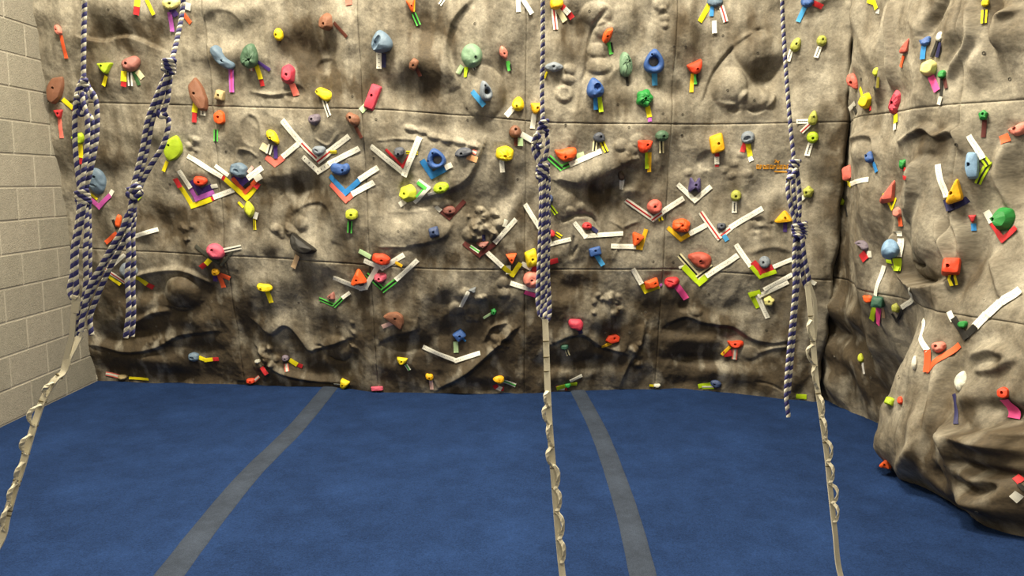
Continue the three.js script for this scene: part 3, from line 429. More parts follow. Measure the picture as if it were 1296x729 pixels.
const STRIPE = { whitered: ['white', 'red', 0.3], whiteblack: ['white', 'black', 0.28], greenblack: ['green', 'black', 0.42], yellowblack: ['yellow', 'black', 0.3], limeblack: ['lime', 'black', 0.3], violetpink: ['violet', 'pink', 0.4], creamblack: ['cream', 'black', 0.34], limewhite: ['lime', 'white', 0.35], whitegreen: ['white', 'green', 0.45], redwhite: ['salmon', 'white', 0.5] };
const WORDS = { whitered: 'white and red', whiteblack: 'white and black', greenblack: 'green and black', yellowblack: 'yellow and black', limeblack: 'lime and black', violetpink: 'violet and pink', creamblack: 'cream and black', limewhite: 'lime and white', whitegreen: 'white and green', redwhite: 'red and white', label: 'handwritten white', dots: 'white dotted', dash: 'white pen-marked', gold: 'golden yellow', palegreen: 'pale green', paleorange: 'pale orange', darkgreen: 'dark green', skyblue: 'sky blue', darkgrey: 'dark grey', greywhite: 'greyish white', pinkish: 'pale pink' };
let tapeLevel = 0;
function ribbon(k, A, B, wd, lift, textured) {
  // a straight strip from A to B pressed onto the wall
  const L = A.distanceTo(B), n = Math.max(3, Math.ceil(L / 0.018)), dir = B.clone().sub(A).normalize(), pos = [], uv = [], idx = [], C = [];
  for (let i = 0; i <= n; i++) { const p = A.clone().lerp(B, i / n); C.push(snap(k, p, 0)); }
  // tape bridges small dips: smooth along the strip, never below the wall
  const comp = p => k === 'B' ? p.z : (p.x - P0.x) * RN.x + (p.z - P0.z) * RN.z, put = (p, v) => { if (k === 'B') p.z = v; else p.addScaledVector(RN, v - comp(p)); };
  const h0 = C.map(comp); let hs = h0.slice(); for (let s = 0; s < 6; s++) hs = hs.map((v, i) => Math.max(h0[i], (hs[Math.max(0, i - 1)] + 2 * v + hs[Math.min(n, i + 1)]) / 4));
  C.forEach((p, i) => put(p, hs[i]));
  let run = 0;
  for (let i = 0; i <= n; i++) {
    const p = C[i], t = C[Math.min(n, i + 1)].clone().sub(C[Math.max(0, i - 1)]).normalize(), nn = normalAt(k, p, 0.025), s = nn.clone().cross(t).normalize();
    if (i) run += C[i].distanceTo(C[i - 1]);
    for (const [q, zz] of [[-1, -0.001], [-1, 0.0006], [0, 0.0006], [1, 0.0006], [1, -0.001]]) {
      const P = p.clone().addScaledVector(s, q * wd / 2), lo = comp(snap(k, P, 0)); const c0 = comp(P); if (lo > c0 - 0.004) put(P, Math.max(lo, Math.min(c0, lo + 0.004))); P.addScaledVector(nn, lift + zz);
      pos.push(P.x, P.y, P.z); uv.push(textured ? i / n * Math.max(1, Math.round(L / 0.17)) : run / 0.12, textured ? 0.5 + q * 0.5 : q * 0.1);
    }
  }
  for (let i = 0; i < n; i++) for (let j = 0; j < 4; j++) { const a = i * 5 + j; idx.push(a, a + 5, a + 1, a + 1, a + 5, a + 6); }
  for (const e of [0, n]) { const a = e * 5; e ? idx.push(a, a + 1, a + 4, a + 1, a + 3, a + 4) : idx.push(a, a + 4, a + 1, a + 1, a + 4, a + 3); }
  const geo = new THREE.BufferGeometry(); geo.setAttribute('position', new THREE.Float32BufferAttribute(pos, 3)); geo.setAttribute('uv', new THREE.Float32BufferAttribute(uv, 2)); geo.setIndex(idx); geo.computeVertexNormals(); return geo;
}
function tape(kind, w, pts) {
  const st = STRIPE[kind], P = []; for (let i = 0; i < pts.length; i += 2) { const hp = hit(PX(pts[i]), PY(pts[i + 1])); if (hp) P.push(hp); }
  if (P.length < 2 || P[0].k !== P[P.length - 1].k) { console.log('tape off the wall', kind, cur?.desc); if (P.length < 2) return; }
  const grp = group('route_tape'), wide = w / CS / F * P[0].t * (P[0].k === 'R' ? 1.35 : 1);
  for (let i = 0; i + 1 < P.length; i++) {
    if (P[i].k !== P[i + 1].k) continue;
    const lift = 0.0022 + 0.0009 * (tapeLevel % 6); tapeLevel++;
    const A = P[i].p.clone(), B = P[i + 1].p.clone(), ex = B.clone().sub(A).setLength(wide * 0.42); if (i > 0) A.sub(ex); if (i + 2 < P.length) B.add(ex);
    const strip = mesh('tape_strip', ribbon(P[i].k, A, B, wide, lift, kind === 'label' || kind === 'dots' || kind === 'dash'), tapeMat(st ? st[0] : kind), grp);
    if (st) mesh('stripe', ribbon(P[i].k, A, B, wide * st[2], lift + 0.0006), tapeMat(st[1]), strip);
  }
  const word = WORDS[kind] ?? kind, shape = P.length > 2 ? 'V of tape' : 'tape strip';
  const t = { grp, word, shape, owner: cur, len: P[0].p.distanceTo(P[P.length - 1].p) }; tapes.push(t); cur.tapes.push(t);
}
const short = s => s.replace(/ hold.*$/, ' hold');
function finishLabels() {
  const cnt = {}, words = s => s.split(' ').length;
  for (const h of holds) {
    let l = h.desc; const kinds = [...new Set(h.tapes.map(t => t.word))];
    if (h.near) l += ' ' + h.near;
    else for (let k = Math.min(3, kinds.length); k > 0; k--) { const t = kinds.slice(0, k), c = h.desc + ' marked with ' + (t.length > 1 ? t.slice(0, -1).join(', ') + ' and ' + t[t.length - 1] : t[0]) + ' tape'; if (words(c) <= 16) { l = c; break; } }
    (cnt[l] ??= []).push(h.grp);
    tag(h.grp, l, 'climbing hold', 'climbing holds bolted to the rock wall');
  }
  const by = {};
  for (const t of tapes) { const l = t.word + ' ' + t.shape + (t.owner.loose ? ' ' + t.owner.desc : ' beside the ' + short(t.owner.desc)); (by[l] ??= []).push(t); }
  for (const l in by) {
    const set = by[l].sort((a, b) => b.len - a.len), size = set.length === 2 ? ['longer ', 'shorter '] : ['longest ', 'middling ', 'shortest '];
    set.forEach((t, i) => { const n = (set.length > 1 ? size[i] : '') + l; (cnt[n] ??= []).push(t.grp); tag(t.grp, n, 'tape', t.owner.loose ? 'stray strips of route tape' : 'route tape at the ' + short(t.owner.desc)); });
  }
  for (const l in cnt) { if (cnt[l].length > 1) console.log('SHARED', cnt[l].length, l); if (words(l) > 16 || words(l) < 4) console.log('LENGTH', l); }
  console.log(holds.length, 'holds', tapes.length, 'tapes');
}
// ---------------------------------------------------------------- holds and tape, region by region
from(0, 0);
hold(418, 212, 50, 78, -30, 'oval', 'salmon', 'small glossy salmon oval hold'); tape('orange', 28, [435, 250, 475, 415]);
hold(402, 640, 120, 200, 6, 'blade', 'brown', 'brown leaf-shaped slab hold at the block wall edge', { b: [398, 625], style: 'flat', th: 0.3 });
from(0, 120); tape('yellow', 32, [445, 30, 520, 95]); tape('red', 30, [520, 95, 548, 122]); from(0, 0);
hold(752, 487, 108, 80, 0, 'tri', 'lime', 'lime green triangular wedge hold', { b: [735, 470], style: 'flat' }); tape('yellow', 28, [758, 540, 740, 608]);
hold(935, 452, 135, 122, -15, 'blob', 'rosy', 'rosy brown potato-shaped hold', { b: [905, 448] }); tape('yellow', 38, [882, 505, 880, 577]); tape('red', 36, [880, 578, 879, 612]); tape('whiteblack', 32, [920, 515, 930, 610]); tape('darkgreen', 26, [945, 500, 990, 605]); tape('cream', 40, [975, 505, 1015, 555]);
loose('high on the panel beside the block wall'); tape('yellow', 38, [978, -6, 972, 46]); tape('red', 38, [972, 48, 968, 105]); loose('sloping, high on the panel beside the block wall'); tape('yellow', 26, [1042, -6, 1095, 105]);
from(200, 0);
hold(95, 25, 125, 90, 0, 'blob', 'cream', 'pale yellow dome hold behind the rope with the loose tail', { b: [88, 18] }); tape('purple', 40, [95, 65, 135, 115]); tape('violet', 30, [82, 85, 105, 225]); tape('orange', 30, [175, 90, 235, 165]); tape('white', 50, [190, 38, 236, 52]);
hold(458, 412, 205, 88, 43, 'kidney', 'greyblue', 'long slanted grey-blue kidney hold', { b: [468, 420] }); tape('violetpink', 36, [520, 490, 527, 655]);
hold(652, 398, 122, 172, 12, 'egg', 'darkgreen', 'dark green lumpy egg hold', { b: [658, 418], rough: 1 }); tape('redwhite', 26, [664, 475, 668, 502]); tape('yellow', 36, [695, 455, 732, 562]); tape('red', 34, [734, 565, 745, 612]); tape('purple', 26, [708, 438, 797, 498]);
hold(857, 245, 66, 88, 0, 'oval', 'yellow', 'small yellow button hold with a side pocket', { b: [838, 240] });
hold(925, 525, 100, 142, 5, 'pent', 'pinkred', 'pinkish red faceted pentagon hold', { b: [920, 530], style: 'facet' }); tape('salmon', 45, [950, 592, 985, 680]);
hold(292, 678, 120, 232, -32, 'blade', 'brown', 'large brown angular fin hold', { b: [268, 665], style: 'flat', th: 0.34 }); from(200, 120); tape('yellow', 40, [270, 60, 262, 125]); tape('red', 32, [262, 125, 259, 195]); tape('dash', 36, [320, 75, 320, 147]); from(200, 0);
hold(450, 675, 66, 68, 12, 'block', 'beige', 'small beige cube hold', { style: 'flat', th: 0.6, near: 'beside the large brown angular fin' });
from(400, 0);
hold(66, 672, 128, 90, 12, 'bean', 'yellow', 'two-lobed yellow bean hold', { b: [22, 655] }); from(400, 120); tape('whiteblack', 38, [58, 36, 96, 152]); from(400, 0);
hold(80, 155, 118, 125, -8, 'pent', 'brown', 'brown rounded pentagon hold', { b: [95, 172], style: 'facet' }); tape('brown', 26, [128, 160, 220, 262]);
loose('high over the brown pentagon'); tape('salmon', 50, [232, -6, 236, 36]);
hold(672, 42, 60, 92, -6, 'tri', 'orange', 'small orange wedge hold with a yellow stripe', { style: 'flat' }); tape('gold', 20, [694, -6, 690, 82]); tape('greenblack', 34, [690, 92, 728, 180]);
loose('slanting high over the brown T hold'); tape('whiteblack', 30, [908, -6, 880, 36]);
hold(468, 290, 150, 162, -12, 'drop', 'greyblue', 'big grey-blue scoop hold', { b: [440, 298], pk: [[455, 285, 20, 70, 25, 1.05]] }); tape('dots', 40, [447, 372, 449, 488]); tape('navy', 30, [484, 378, 484, 478]);
hold(694, 455, 62, 82, 25, 'pillar', 'brown', 'small brown T-shaped hold on a rounded knob'); tape('brown', 26, [706, 470, 742, 540]);
hold(1106, 395, 150, 165, 0, 'oval', 'sage', 'big sage green ball hold', { b: [1148, 392], th: 0.5 }); tape('palegreen', 34, [1040, 465, 1005, 525]); tape('lime', 28, [1068, 475, 1064, 550]); tape('whiteblack', 26, [1112, 462, 1130, 497]);
hold(405, 692, 78, 185, 22, 'block', 'pinkred', 'long pinkish red bar hold', { b: [403, 680], style: 'flat' }); from(400, 120); tape('palegreen', 45, [365, 72, 320, 115]); from(400, 0);
from(580, 0);
hold(190, 642, 90, 150, -12, 'drop', 'steel', 'grey ring hold with two holes', { hole: [197, 648, 16], bolts: [[180, 605]], th: 0.4 }); tape('skyblue', 38, [100, 648, 183, 750]);
loose('high up beside the middle rope'); tape('white', 34, [424, -6, 428, 85]); tape('white', 34, [455, -6, 520, 98]);
hold(694, 20, 96, 92, -25, 'egg', 'gold', 'golden yellow round hold high on the wall', { b: null }); tape('whitered', 36, [675, 62, 690, 212]); tape('cream', 40, [705, 60, 756, 152]); tape('red', 40, [725, 32, 752, 62]); tape('dots', 40, [752, 60, 785, 96]); tape('red', 40, [784, 92, 808, 130]);
hold(320, 372, 58, 98, -18, 'leaf', 'salmon', 'small reddish leaf hold'); tape('green', 28, [348, 432, 365, 502]); tape('black', 12, [368, 452, 377, 500]);
hold(680, 475, 132, 70, 0, 'leaf', 'steel', 'flat grey eye-shaped hold', { b: [676, 463] }); tape('yellow', 14, [630, 508, 612, 556]);
hold(1058, 250, 62, 112, 8, 'blade', 'orange', 'orange crescent blade hold', { b: [1052, 243], style: 'flat' }); tape('green', 30, [1068, 300, 1085, 385]); tape('black', 14, [1086, 300, 1096, 370]);
hold(1185, 458, 88, 172, -6, 'egg', 'sage', 'tall sage green hold of carved leaves', { b: [1205, 430], rough: 1, pk: [[1170, 400, 5, 40, 25, 1.0], [1185, 470, 4, 36, -20, 1.0], [1195, 410, 4, 30, -25, 1.05]] }); tape('black', 20, [1194, 535, 1200, 606]);
hold(968, 620, 125, 148, -12, 'drop', 'blue', 'blue teardrop hold with a sunken eye', { b: [985, 615], pk: [[966, 558, 9, 9, 0, 0.6], [985, 615, 28, 30, 0, 1.05]] }); from(580, 120); tape('blue', 30, [970, 15, 975, 106]); tape('lime', 32, [1000, 15, 1014, 122]);
hold(425, 65, 86, 100, 8, 'egg', 'yellow', 'yellow pear hold with a big bolt pocket', { b: [408, 80] }); tape('label', 40, [390, 92, 338, 150]);
hold(552, 95, 82, 82, 5, 'half', 'gold', 'orange-yellow half-moon hold beside the middle rope', { b: [565, 88] }); tape('white', 36, [540, 132, 525, 240]);
from(740, 0);
hold(493, 430, 146, 176, 0, 'drop', 'blue', 'blue teardrop ring hold', { hole: [490, 437, 32], bolts: [[472, 383]], th: 0.3 }); tape('skyblue', 40, [495, 510, 497, 608]);
hold(782, 478, 112, 88, -18, 'half', 'redorange', 'red-orange half-moon hold', { b: [790, 483], style: 'flat' }); tape('gold', 28, [766, 520, 757, 656]); tape('green', 20, [784, 518, 785, 598]); tape('black', 14, [797, 518, 799, 597]);
hold(422, 697, 128, 135, 20, 'knobby', 'green', 'bright green knobby ball hold', { rough: 1 }); from(740, 120); tape('yellow', 36, [445, 80, 460, 158]); tape('violet', 28, [460, 162, 463, 190]); from(740, 0);
hold(925, 12, 112, 72, 0, 'oval', 'greyblue', 'grey-blue dome hold high on the wall', { b: null }); tape('yellow', 36, [885, 32, 815, 155]); tape('blue', 28, [905, 45, 900, 115]); tape('whitered', 34, [968, 42, 1002, 155]); tape('white', 34, [920, 145, 922, 235]);
from(900, 0);
hold(685, 12, 92, 78, 0, 'oval', 'blue', 'dark blue ball hold high on the wall', { b: null }); tape('skyblue', 32, [668, 45, 615, 156]); tape('red', 36, [722, 20, 788, 50]);
hold(603, 318, 68, 102, 18, 'egg', 'olive', 'olive green egg hold beside the corner rope', { b: [615, 313] }); tape('dash', 30, [572, 352, 545, 435]);
hold(785, 290, 70, 76, 0, 'oval', 'olive', 'olive green button hold near the corner crack', { b: [790, 280] }); tape('dash', 32, [772, 330, 742, 408]);
from(1076, 0);
loose('high up beside the corner crack'); tape('yellow', 25, [128, 2, 185, 20]); tape('yellow', 25, [178, 10, 194, 62]); tape('greywhite', 28, [200, 64, 195, 96]);
hold(40, 575, 92, 128, -32, 'bean', 'coral', 'two-lobed coral red ball hold', { th: 0.6 }); tape('yellow', 25, [74, 625, 88, 690]);
hold(118, 715, 92, 118, 10, 'pent', 'yellow', 'yellow chunky gem hold below the coral ball', { style: 'facet', th: 0.6, b: null }); from(1076, 120); tape('red', 12, [145, 78, 146, 112]); loose('below the yellow chunky gem hold'); tape('white', 24, [4, 100, 40, 58]); tape('black', 22, [34, 92, 50, 130]); from(1076, 0);
hold(187, 510, 46, 60, 0, 'oval', 'yellowgreen', 'tiny yellow-green knob hold', { b: null }); tape('black', 13, [185, 545, 187, 632]); tape('olive', 12, [202, 545, 199, 622]);
hold(404, 325, 50, 122, 18, 'triup', 'coral', 'slim coral wedge hold', { b: [380, 330], style: 'flat' }); tape('orange', 22, [383, 395, 365, 475]);
hold(535, 300, 82, 70, 0, 'jug', 'blue', 'blue cap-shaped hold', { b: null }); tape('blue', 30, [530, 325, 518, 420]);
hold(640, 260, 46, 70, 0, 'egg', 'white', 'small white peg hold', { b: null }); tape('black', 18, [625, 288, 582, 405]); tape('navy', 20, [646, 300, 620, 405]);
hold(562, 482, 112, 118, 0, 'pent', 'cream', 'cream faceted gem hold', { style: 'facet', th: 0.6, b: null }); tape('pink', 35, [578, 540, 625, 645]);
hold(657, 530, 56, 62, 0, 'oval', 'green', 'small green ball hold beside the cream gem', { b: null, th: 0.6 }); tape('black', 16, [656, 555, 646, 682]); tape('maroon', 17, [672, 558, 686, 628]); tape('white', 22, [645, 684, 635, 742]);
hold(960, 20, 52, 56, 0, 'oval', 'yellow', 'small yellow knob hold high above the boulder', { b: null }); tape('yellowblack', 30, [956, 72, 948, 166]);
from(1076, 120);
hold(333, 50, 86, 178, 10, 'pillar', 'pinkred', 'tall ragged pinkish red hold', { style: 'facet', rough: 1, b: [310, 55] }); tape('yellow', 34, [330, 140, 328, 200]); tape('white', 28, [325, 205, 322, 250]);
hold(946, 145, 66, 76, 0, 'knobby', 'green', 'small dark green knob hold beside a red-brown strip', { b: [945, 135] }); tape('maroon', 22, [955, 180, 945, 302]);
hold(1196, 248, 130, 92, -20, 'jug', 'salmon', 'large salmon jug hold above the boulder', { b: [1168, 235] }); tape('orange', 45, [1072, 325, 1145, 298]);
hold(377, 490, 56, 80, 12, 'jug', 'green', 'small green hook hold', { b: null }); tape('red', 20, [388, 525, 412, 592]);
hold(145, 440, 64, 86, -10, 'drop', 'blue', 'small blue lug hold', { b: [122, 432] }); tape('blue', 24, [168, 478, 192, 548]);
hold(866, 502, 92, 195, -6, 'pillar', 'skyblue', 'tall light blue cup hold', { b: [842, 495], style: 'flat', th: 0.7 }); tape('label', 30, [842, 288, 950, 452]); tape('limeblack', 32, [938, 440, 985, 488, 905, 632]);
hold(286, 690, 96, 190, 18, 'triup', 'coral', 'tall coral pink shard hold', { style: 'facet', b: null }); from(1076, 240); tape('yellow', 14, [236, 28, 300, 138, 332, 60]);
hold(340, 160, 68, 78, -15, 'pent', 'salmon', 'small peach hold under the coral shard', { style: 'facet', b: null }); tape('orange', 25, [355, 190, 366, 258]);
from(1076, 120);
hold(752, 685, 106, 185, 0, 'triup', 'gold', 'yellow cone-shaped hold', { style: 'flat', th: 0.7, b: [725, 692] }); tape('label', 30, [628, 495, 692, 725]); from(1076, 240); tape('navy', 36, [685, 65, 712, 132, 852, 65]);
hold(90, 398, 122, 76, 5, 'moon', 'mauve', 'mauve crescent jug hold', { b: null, pk: [[75, 385, 18, 10, 0, 1]] }); tape('red', 45, [82, 448, 116, 500]); tape('white', 34, [124, 458, 158, 458]);
hold(285, 420, 120, 136, 0, 'egg', 'skyblue', 'light blue ball hold', { b: null, th: 0.55 }); tape('lime', 26, [258, 500, 340, 562, 345, 492]); tape('label', 24, [346, 480, 366, 348]); tape('white', 18, [355, 332, 356, 294]);
hold(865, 208, 50, 58, 0, 'tri', 'red', 'tiny dark red hold', { b: null }); tape('blue', 26, [876, 240, 878, 292]);
hold(1098, 210, 142, 168, 12, 'hex', 'green', 'big glossy green gem hold', { style: 'facet', th: 0.5, b: [1033, 212] }); tape('white', 34, [965, 152, 1012, 232]); tape('red', 28, [1008, 235, 1085, 356, 1186, 268]);
hold(717, 545, 126, 132, 15, 'quad', 'redorange', 'orange-red drum hold', { style: 'flat', th: 0.6, b: [692, 548] }); tape('yellowblack', 34, [735, 610, 745, 682]);
from(0, 120);
hold(422, 137, 66, 66, 0, 'tri', 'red', 'small red wedge hold by the block wall', { b: [428, 130] }); tape('salmon', 28, [424, 170, 440, 307]);
hold(560, 310, 95, 80, -8, 'jug', 'lime', 'lime green jug hold behind the rope nearest the block wall'); tape('yellow', 38, [572, 348, 578, 446]); tape('red', 26, [578, 448, 580, 492]);
hold(697, 610, 128, 198, 0, 'oval', 'greyblue', 'grey-blue smiling face hold', { b: [692, 572], pk: [[655, 574, 11, 13, 0, 0.9], [690, 574, 11, 13, 0, 0.95], [672, 632, 32, 12, 12, 1.0]], th: 0.35 }); tape('yellow', 18, [642, 700, 695, 742]); from(0, 240); tape('magenta', 34, [628, 52, 708, 120, 788, 38]); tape('white', 30, [782, 42, 802, 4]);
from(200, 120);
hold(112, 378, 132, 198, 22, 'leaf', 'lime', 'lime green leaf hold beside the rope with the loose tail', { b: [88, 350], style: 'flat', th: 0.32 }); tape('yellow', 28, [68, 472, 42, 542]);
hold(443, 160, 80, 102, -4, 'pent', 'orange', 'orange pentagon hold above a green strip', { b: [440, 157], style: 'flat' }); tape('greenblack', 34, [413, 246, 412, 330]);
hold(1118, 175, 92, 96, 0, 'blob', 'mauve', 'plain mauve-grey knob hold', { b: [1112, 178], near: 'without tape above the white V marks' });
hold(815, 305, 76, 122, -22, 'moon', 'yellow', 'yellow crescent jug hold', { b: [798, 303] }); tape('cream', 52, [768, 350, 744, 396]); tape('whiteblack', 36, [802, 352, 783, 418]); tape('purple', 26, [835, 360, 838, 450]); tape('salmon', 42, [768, 440, 830, 488, 895, 440]); tape('label', 36, [885, 440, 1002, 345]);
hold(1145, 392, 100, 78, 0, 'blob', 'steel', 'grey pocketed knob hold over a dotted V', { b: null, pk: [[1132, 388, 18, 10, 30, 1]] }); tape('whitered', 40, [1022, 342, 1145, 465, 1225, 402]); tape('label', 44, [882, 178, 1022, 345]); tape('label', 38, [1205, 410, 1357, 292]); tape('dots', 40, [1028, 438, 1137, 542, 1222, 490]); tape('label', 38, [1215, 490, 1430, 378]); tape('yellowblack', 20, [1225, 405, 1272, 404]);
hold(305, 608, 98, 84, 12, 'blob', 'redorange', 'red-orange dome hold over a purple V', { b: [300, 605] }); tape('purple', 42, [240, 605, 300, 688, 388, 648]); tape('white', 28, [378, 652, 424, 644]); tape('violet', 34, [225, 650, 275, 738, 400, 690]); tape('label', 38, [148, 535, 235, 662]); tape('red', 36, [122, 592, 162, 655]); tape('yellow', 36, [158, 650, 245, 788, 382, 740]); tape('red', 30, [382, 740, 402, 730]); tape('label', 36, [396, 728, 538, 672]);
hold(577, 532, 125, 108, 8, 'pent', 'greyblue', 'grey-blue bucket hold over stacked V marks', { b: null, pk: [[565, 540, 22, 14, 35, 1]] }); tape('label', 34, [212, 432, 458, 582]); tape('red', 34, [455, 580, 476, 596]); tape('label', 28, [405, 502, 500, 572]); tape('purple', 46, [535, 572, 605, 628, 640, 592]); tape('orange', 30, [528, 590, 620, 690, 702, 602]); tape('yellow', 36, [472, 590, 630, 732, 692, 655]); tape('red', 40, [690, 658, 712, 625]); tape('label', 40, [638, 592, 742, 516]); tape('pinkish', 25, [642, 552, 676, 510]); tape('white', 40, [690, 600, 736, 574]); tape('black', 24, [615, 655, 652, 622]);
from(200, 240);
hold(648, 140, 74, 122, -8, 'leaf', 'yellowgreen', 'yellow-green spindle hold', { style: 'facet', b: null }); tape('yellow', 18, [570, 88, 606, 126]); tape('white', 28, [702, 160, 690, 206]); tape('yellowblack', 18, [684, 204, 690, 285]);
from(400, 120);
hold(265, 175, 105, 92, 10, 'bean', 'brown', 'brown fist-shaped hold', { b: [258, 162] }); tape('brown', 26, [272, 205, 327, 306]);
hold(593, 405, 76, 90, 0, 'blob', 'darkgrey', 'dark slate knob hold inside a tall white V', { b: [592, 415] }); tape('label', 42, [392, 362, 632, 560, 738, 298]); tape('red', 20, [494, 386, 615, 508, 672, 418]); tape('yellowblack', 24, [640, 408, 724, 414]);
hold(850, 448, 138, 152, -14, 'drop', 'blue', 'blue ring hold with three holes', { hole: [862, 460, 30], bolts: [[833, 412], [800, 468]], th: 0.3 }); tape('blue', 45, [752, 462, 825, 572, 925, 518]); tape('white', 38, [918, 518, 966, 494]);
hold(1048, 408, 128, 70, -10, 'egg', 'darkgrey', 'slate grey pebble hold with pale orange tape', { b: [1035, 420] }); tape('paleorange', 40, [1072, 438, 1142, 462]); tape('redwhite', 30, [1108, 398, 1138, 412]);
hold(178, 520, 152, 100, -8, 'kidney', 'blue', 'blue kidney hold with two bolts', { b: [210, 530], bolts: [[115, 540]] }); tape('blue', 38, [102, 575, 210, 695, 312, 604]); tape('label', 40, [308, 602, 442, 515]); tape('salmon', 36, [108, 632, 215, 748, 262, 706]); tape('label', 40, [256, 706, 412, 620]);
hold(660, 700, 152, 122, -12, 'hex', 'yellowgreen', 'yellow-lime faceted slab hold', { b: [658, 705], style: 'facet' }); tape('white', 40, [640, 752, 594, 782]); tape('white', 28, [728, 606, 800, 660, 698, 765]); tape('green', 26, [722, 622, 776, 662, 716, 728]);
hold(888, 660, 116, 80, -18, 'oval', 'lime', 'lime green oval pad hold', { b: [887, 663] }); tape('white', 22, [795, 706, 852, 690]);
from(580, 120);
hold(402, 260, 86, 88, 0, 'egg', 'brown', 'brown mushroom hold', { b: [402, 243] }); tape('brown', 28, [408, 298, 408, 362]); tape('white', 40, [445, 278, 522, 322]); tape('palegreen', 38, [440, 305, 440, 362]);
hold(330, 415, 126, 110, 5, 'pent', 'yellow', 'bright yellow lumpy hold beside the middle rope', { b: [333, 435], rough: 1 }); tape('label', 34, [308, 462, 315, 548]);
hold(760, 422, 162, 104, 4, 'jug', 'orange', 'wide orange jug hold beside the middle rope', { b: [755, 432] }); tape('greenblack', 38, [642, 440, 728, 518, 795, 490]); tape('palegreen', 36, [838, 438, 892, 420]); tape('label', 36, [788, 498, 1014, 400]);
hold(1000, 300, 86, 72, 12, 'egg', 'darkgrey', 'small slate grey hold with two striped strips', { b: [1010, 290] }); tape('creamblack', 34, [970, 325, 964, 402]); tape('yellowblack', 34, [1016, 328, 1052, 406]);
hold(1155, 572, 46, 72, -18, 'egg', 'darkbrown', 'small dark brown peg hold', { b: null }); tape('label', 34, [1163, 602, 1158, 672]);
from(740, 120);
hold(418, 365, 116, 96, 8, 'half', 'redorange', 'red-orange rounded wedge hold', { b: [432, 350] }); tape('lime', 28, [438, 408, 440, 524]); tape('gold', 28, [460, 408, 455, 547]);
hold(547, 290, 100, 76, 0, 'oval', 'darkgreen', 'grey-green oval button hold', { b: [550, 285] }); tape('creamblack', 38, [543, 322, 543, 412]);
hold(938, 345, 106, 142, -8, 'quad', 'gold', 'big yellow block hold above a dotted tag', { b: [952, 343], style: 'flat' }); tape('red', 30, [942, 412, 942, 436]); tape('dots', 36, [940, 436, 940, 492]); tape('red', 28, [940, 492, 938, 510]);
hold(1160, 302, 96, 90, 0, 'oval', 'steel', 'grey cup hold with a black mouth', { b: null, pk: [[1160, 306, 28, 18, -25, 1]] }); tape('red', 34, [1140, 342, 1118, 406]); tape('yellow', 36, [1160, 345, 1175, 436]); tape('dots', 34, [1172, 438, 1186, 470]);
hold(780, 640, 92, 108, 0, 'aitch', 'purple', 'purple H-shaped hold', { b: [785, 632] }); tape('label', 34, [658, 632, 780, 748, 898, 648]);
from(740, 240);
hold(1075, 42, 74, 80, 0, 'oval', 'olive', 'pale olive button hold', { b: [1077, 40] }); tape('dash', 36, [1065, 82, 1062, 164]);
from(900, 120);
hold(725, 160, 66, 106, 4, 'drop', 'olive', 'olive teardrop hold beside the seam', { b: [730, 150] }); tape('dash', 32, [602, 190, 696, 188]); tape('whitered', 30, [638, 264, 702, 205]);
hold(720, 300, 80, 84, 0, 'oval', 'lime', 'round olive-lime button hold under the seam', { b: [722, 299] }); tape('dash', 36, [708, 340, 680, 432]);
hold(690, 690, 78, 90, 0, 'knobby', 'olive', 'olive knobby cluster hold near the corner rope', { b: [680, 690] }); tape('white', 30, [638, 738, 676, 712]);
hold(982, 552, 84, 112, -14, 'quad', 'coral', 'coral pink slab hold in the corner', { style: 'flat', b: null }); tape('yellow', 20, [958, 598, 998, 642]); tape('label', 24, [996, 632, 1124, 600]);
from(900, 240);
hold(520, 192, 124, 92, 0, 'triup', 'gold', 'orange-yellow cone hold beside the corner rope', { b: [538, 192], style: 'flat' }); tape('purple', 28, [528, 232, 525, 300]);
hold(380, 515, 80, 88, 0, 'oval', 'steel', 'grey round hold with two bolts', { b: [372, 518], bolts: [[372, 484]] }); tape('red', 44, [295, 512, 355, 580, 438, 550]); tape('lime', 30, [282, 542, 348, 616, 462, 578]); tape('label', 36, [175, 388, 284, 545]); tape('label', 30, [440, 548, 576, 494]);
hold(930, 85, 46, 56, 0, 'knobby', 'lime', 'tiny lime knob hold in the corner', { b: null }); tape('black', 12, [954, 108, 968, 186]);
hold(628, 525, 40, 76, 0, 'egg', 'olive', 'olive peg hold behind the corner rope', { b: null }); tape('white', 26, [606, 585, 652, 624]);
loose('poking out beside the corner rope'); tape('white', 30, [708, 648, 742, 668]);
hold(72, 262, 66, 68, 10, 'blob', 'darkgrey', 'dark slate pebble hold in a red-lined V', { b: [78, 258] }); from(740, 240); tape('whitered', 36, [822, 158, 950, 338, 1042, 270]); tape('label', 38, [1030, 272, 1264, 132]); tape('skyblue', 32, [985, 322, 1012, 362]);
hold(495, 118, 110, 102, 0, 'oval', 'coral', 'coral pink dome hold', { b: [492, 112] }); tape('whitered', 36, [292, 72, 485, 208, 550, 162]); tape('label', 38, [545, 160, 702, 58]); tape('yellowblack', 34, [530, 182, 542, 220]);
hold(685, 252, 126, 102, 4, 'pent', 'orange', 'orange lumpy hold in a yellow V', { b: [688, 250], rough: 1 }); tape('gold', 30, [588, 268, 682, 352, 748, 314]); tape('label', 36, [742, 314, 862, 250]);
hold(366, 338, 98, 90, -35, 'triup', 'orange', 'orange triangular hold', { b: [368, 345], style: 'flat' }); tape('label', 34, [185, 400, 362, 405]); tape('gold', 30, [358, 408, 398, 412, 436, 280]);
hold(812, 490, 118, 180, -75, 'drop', 'terracotta', 'big terracotta teardrop hold', { b: [825, 493] }); tape('creamblack', 36, [668, 462, 810, 618, 912, 544]); tape('lime', 42, [698, 542, 815, 660, 875, 612]); tape('label', 38, [862, 612, 1088, 464]); tape('white', 20, [668, 555, 706, 545]);
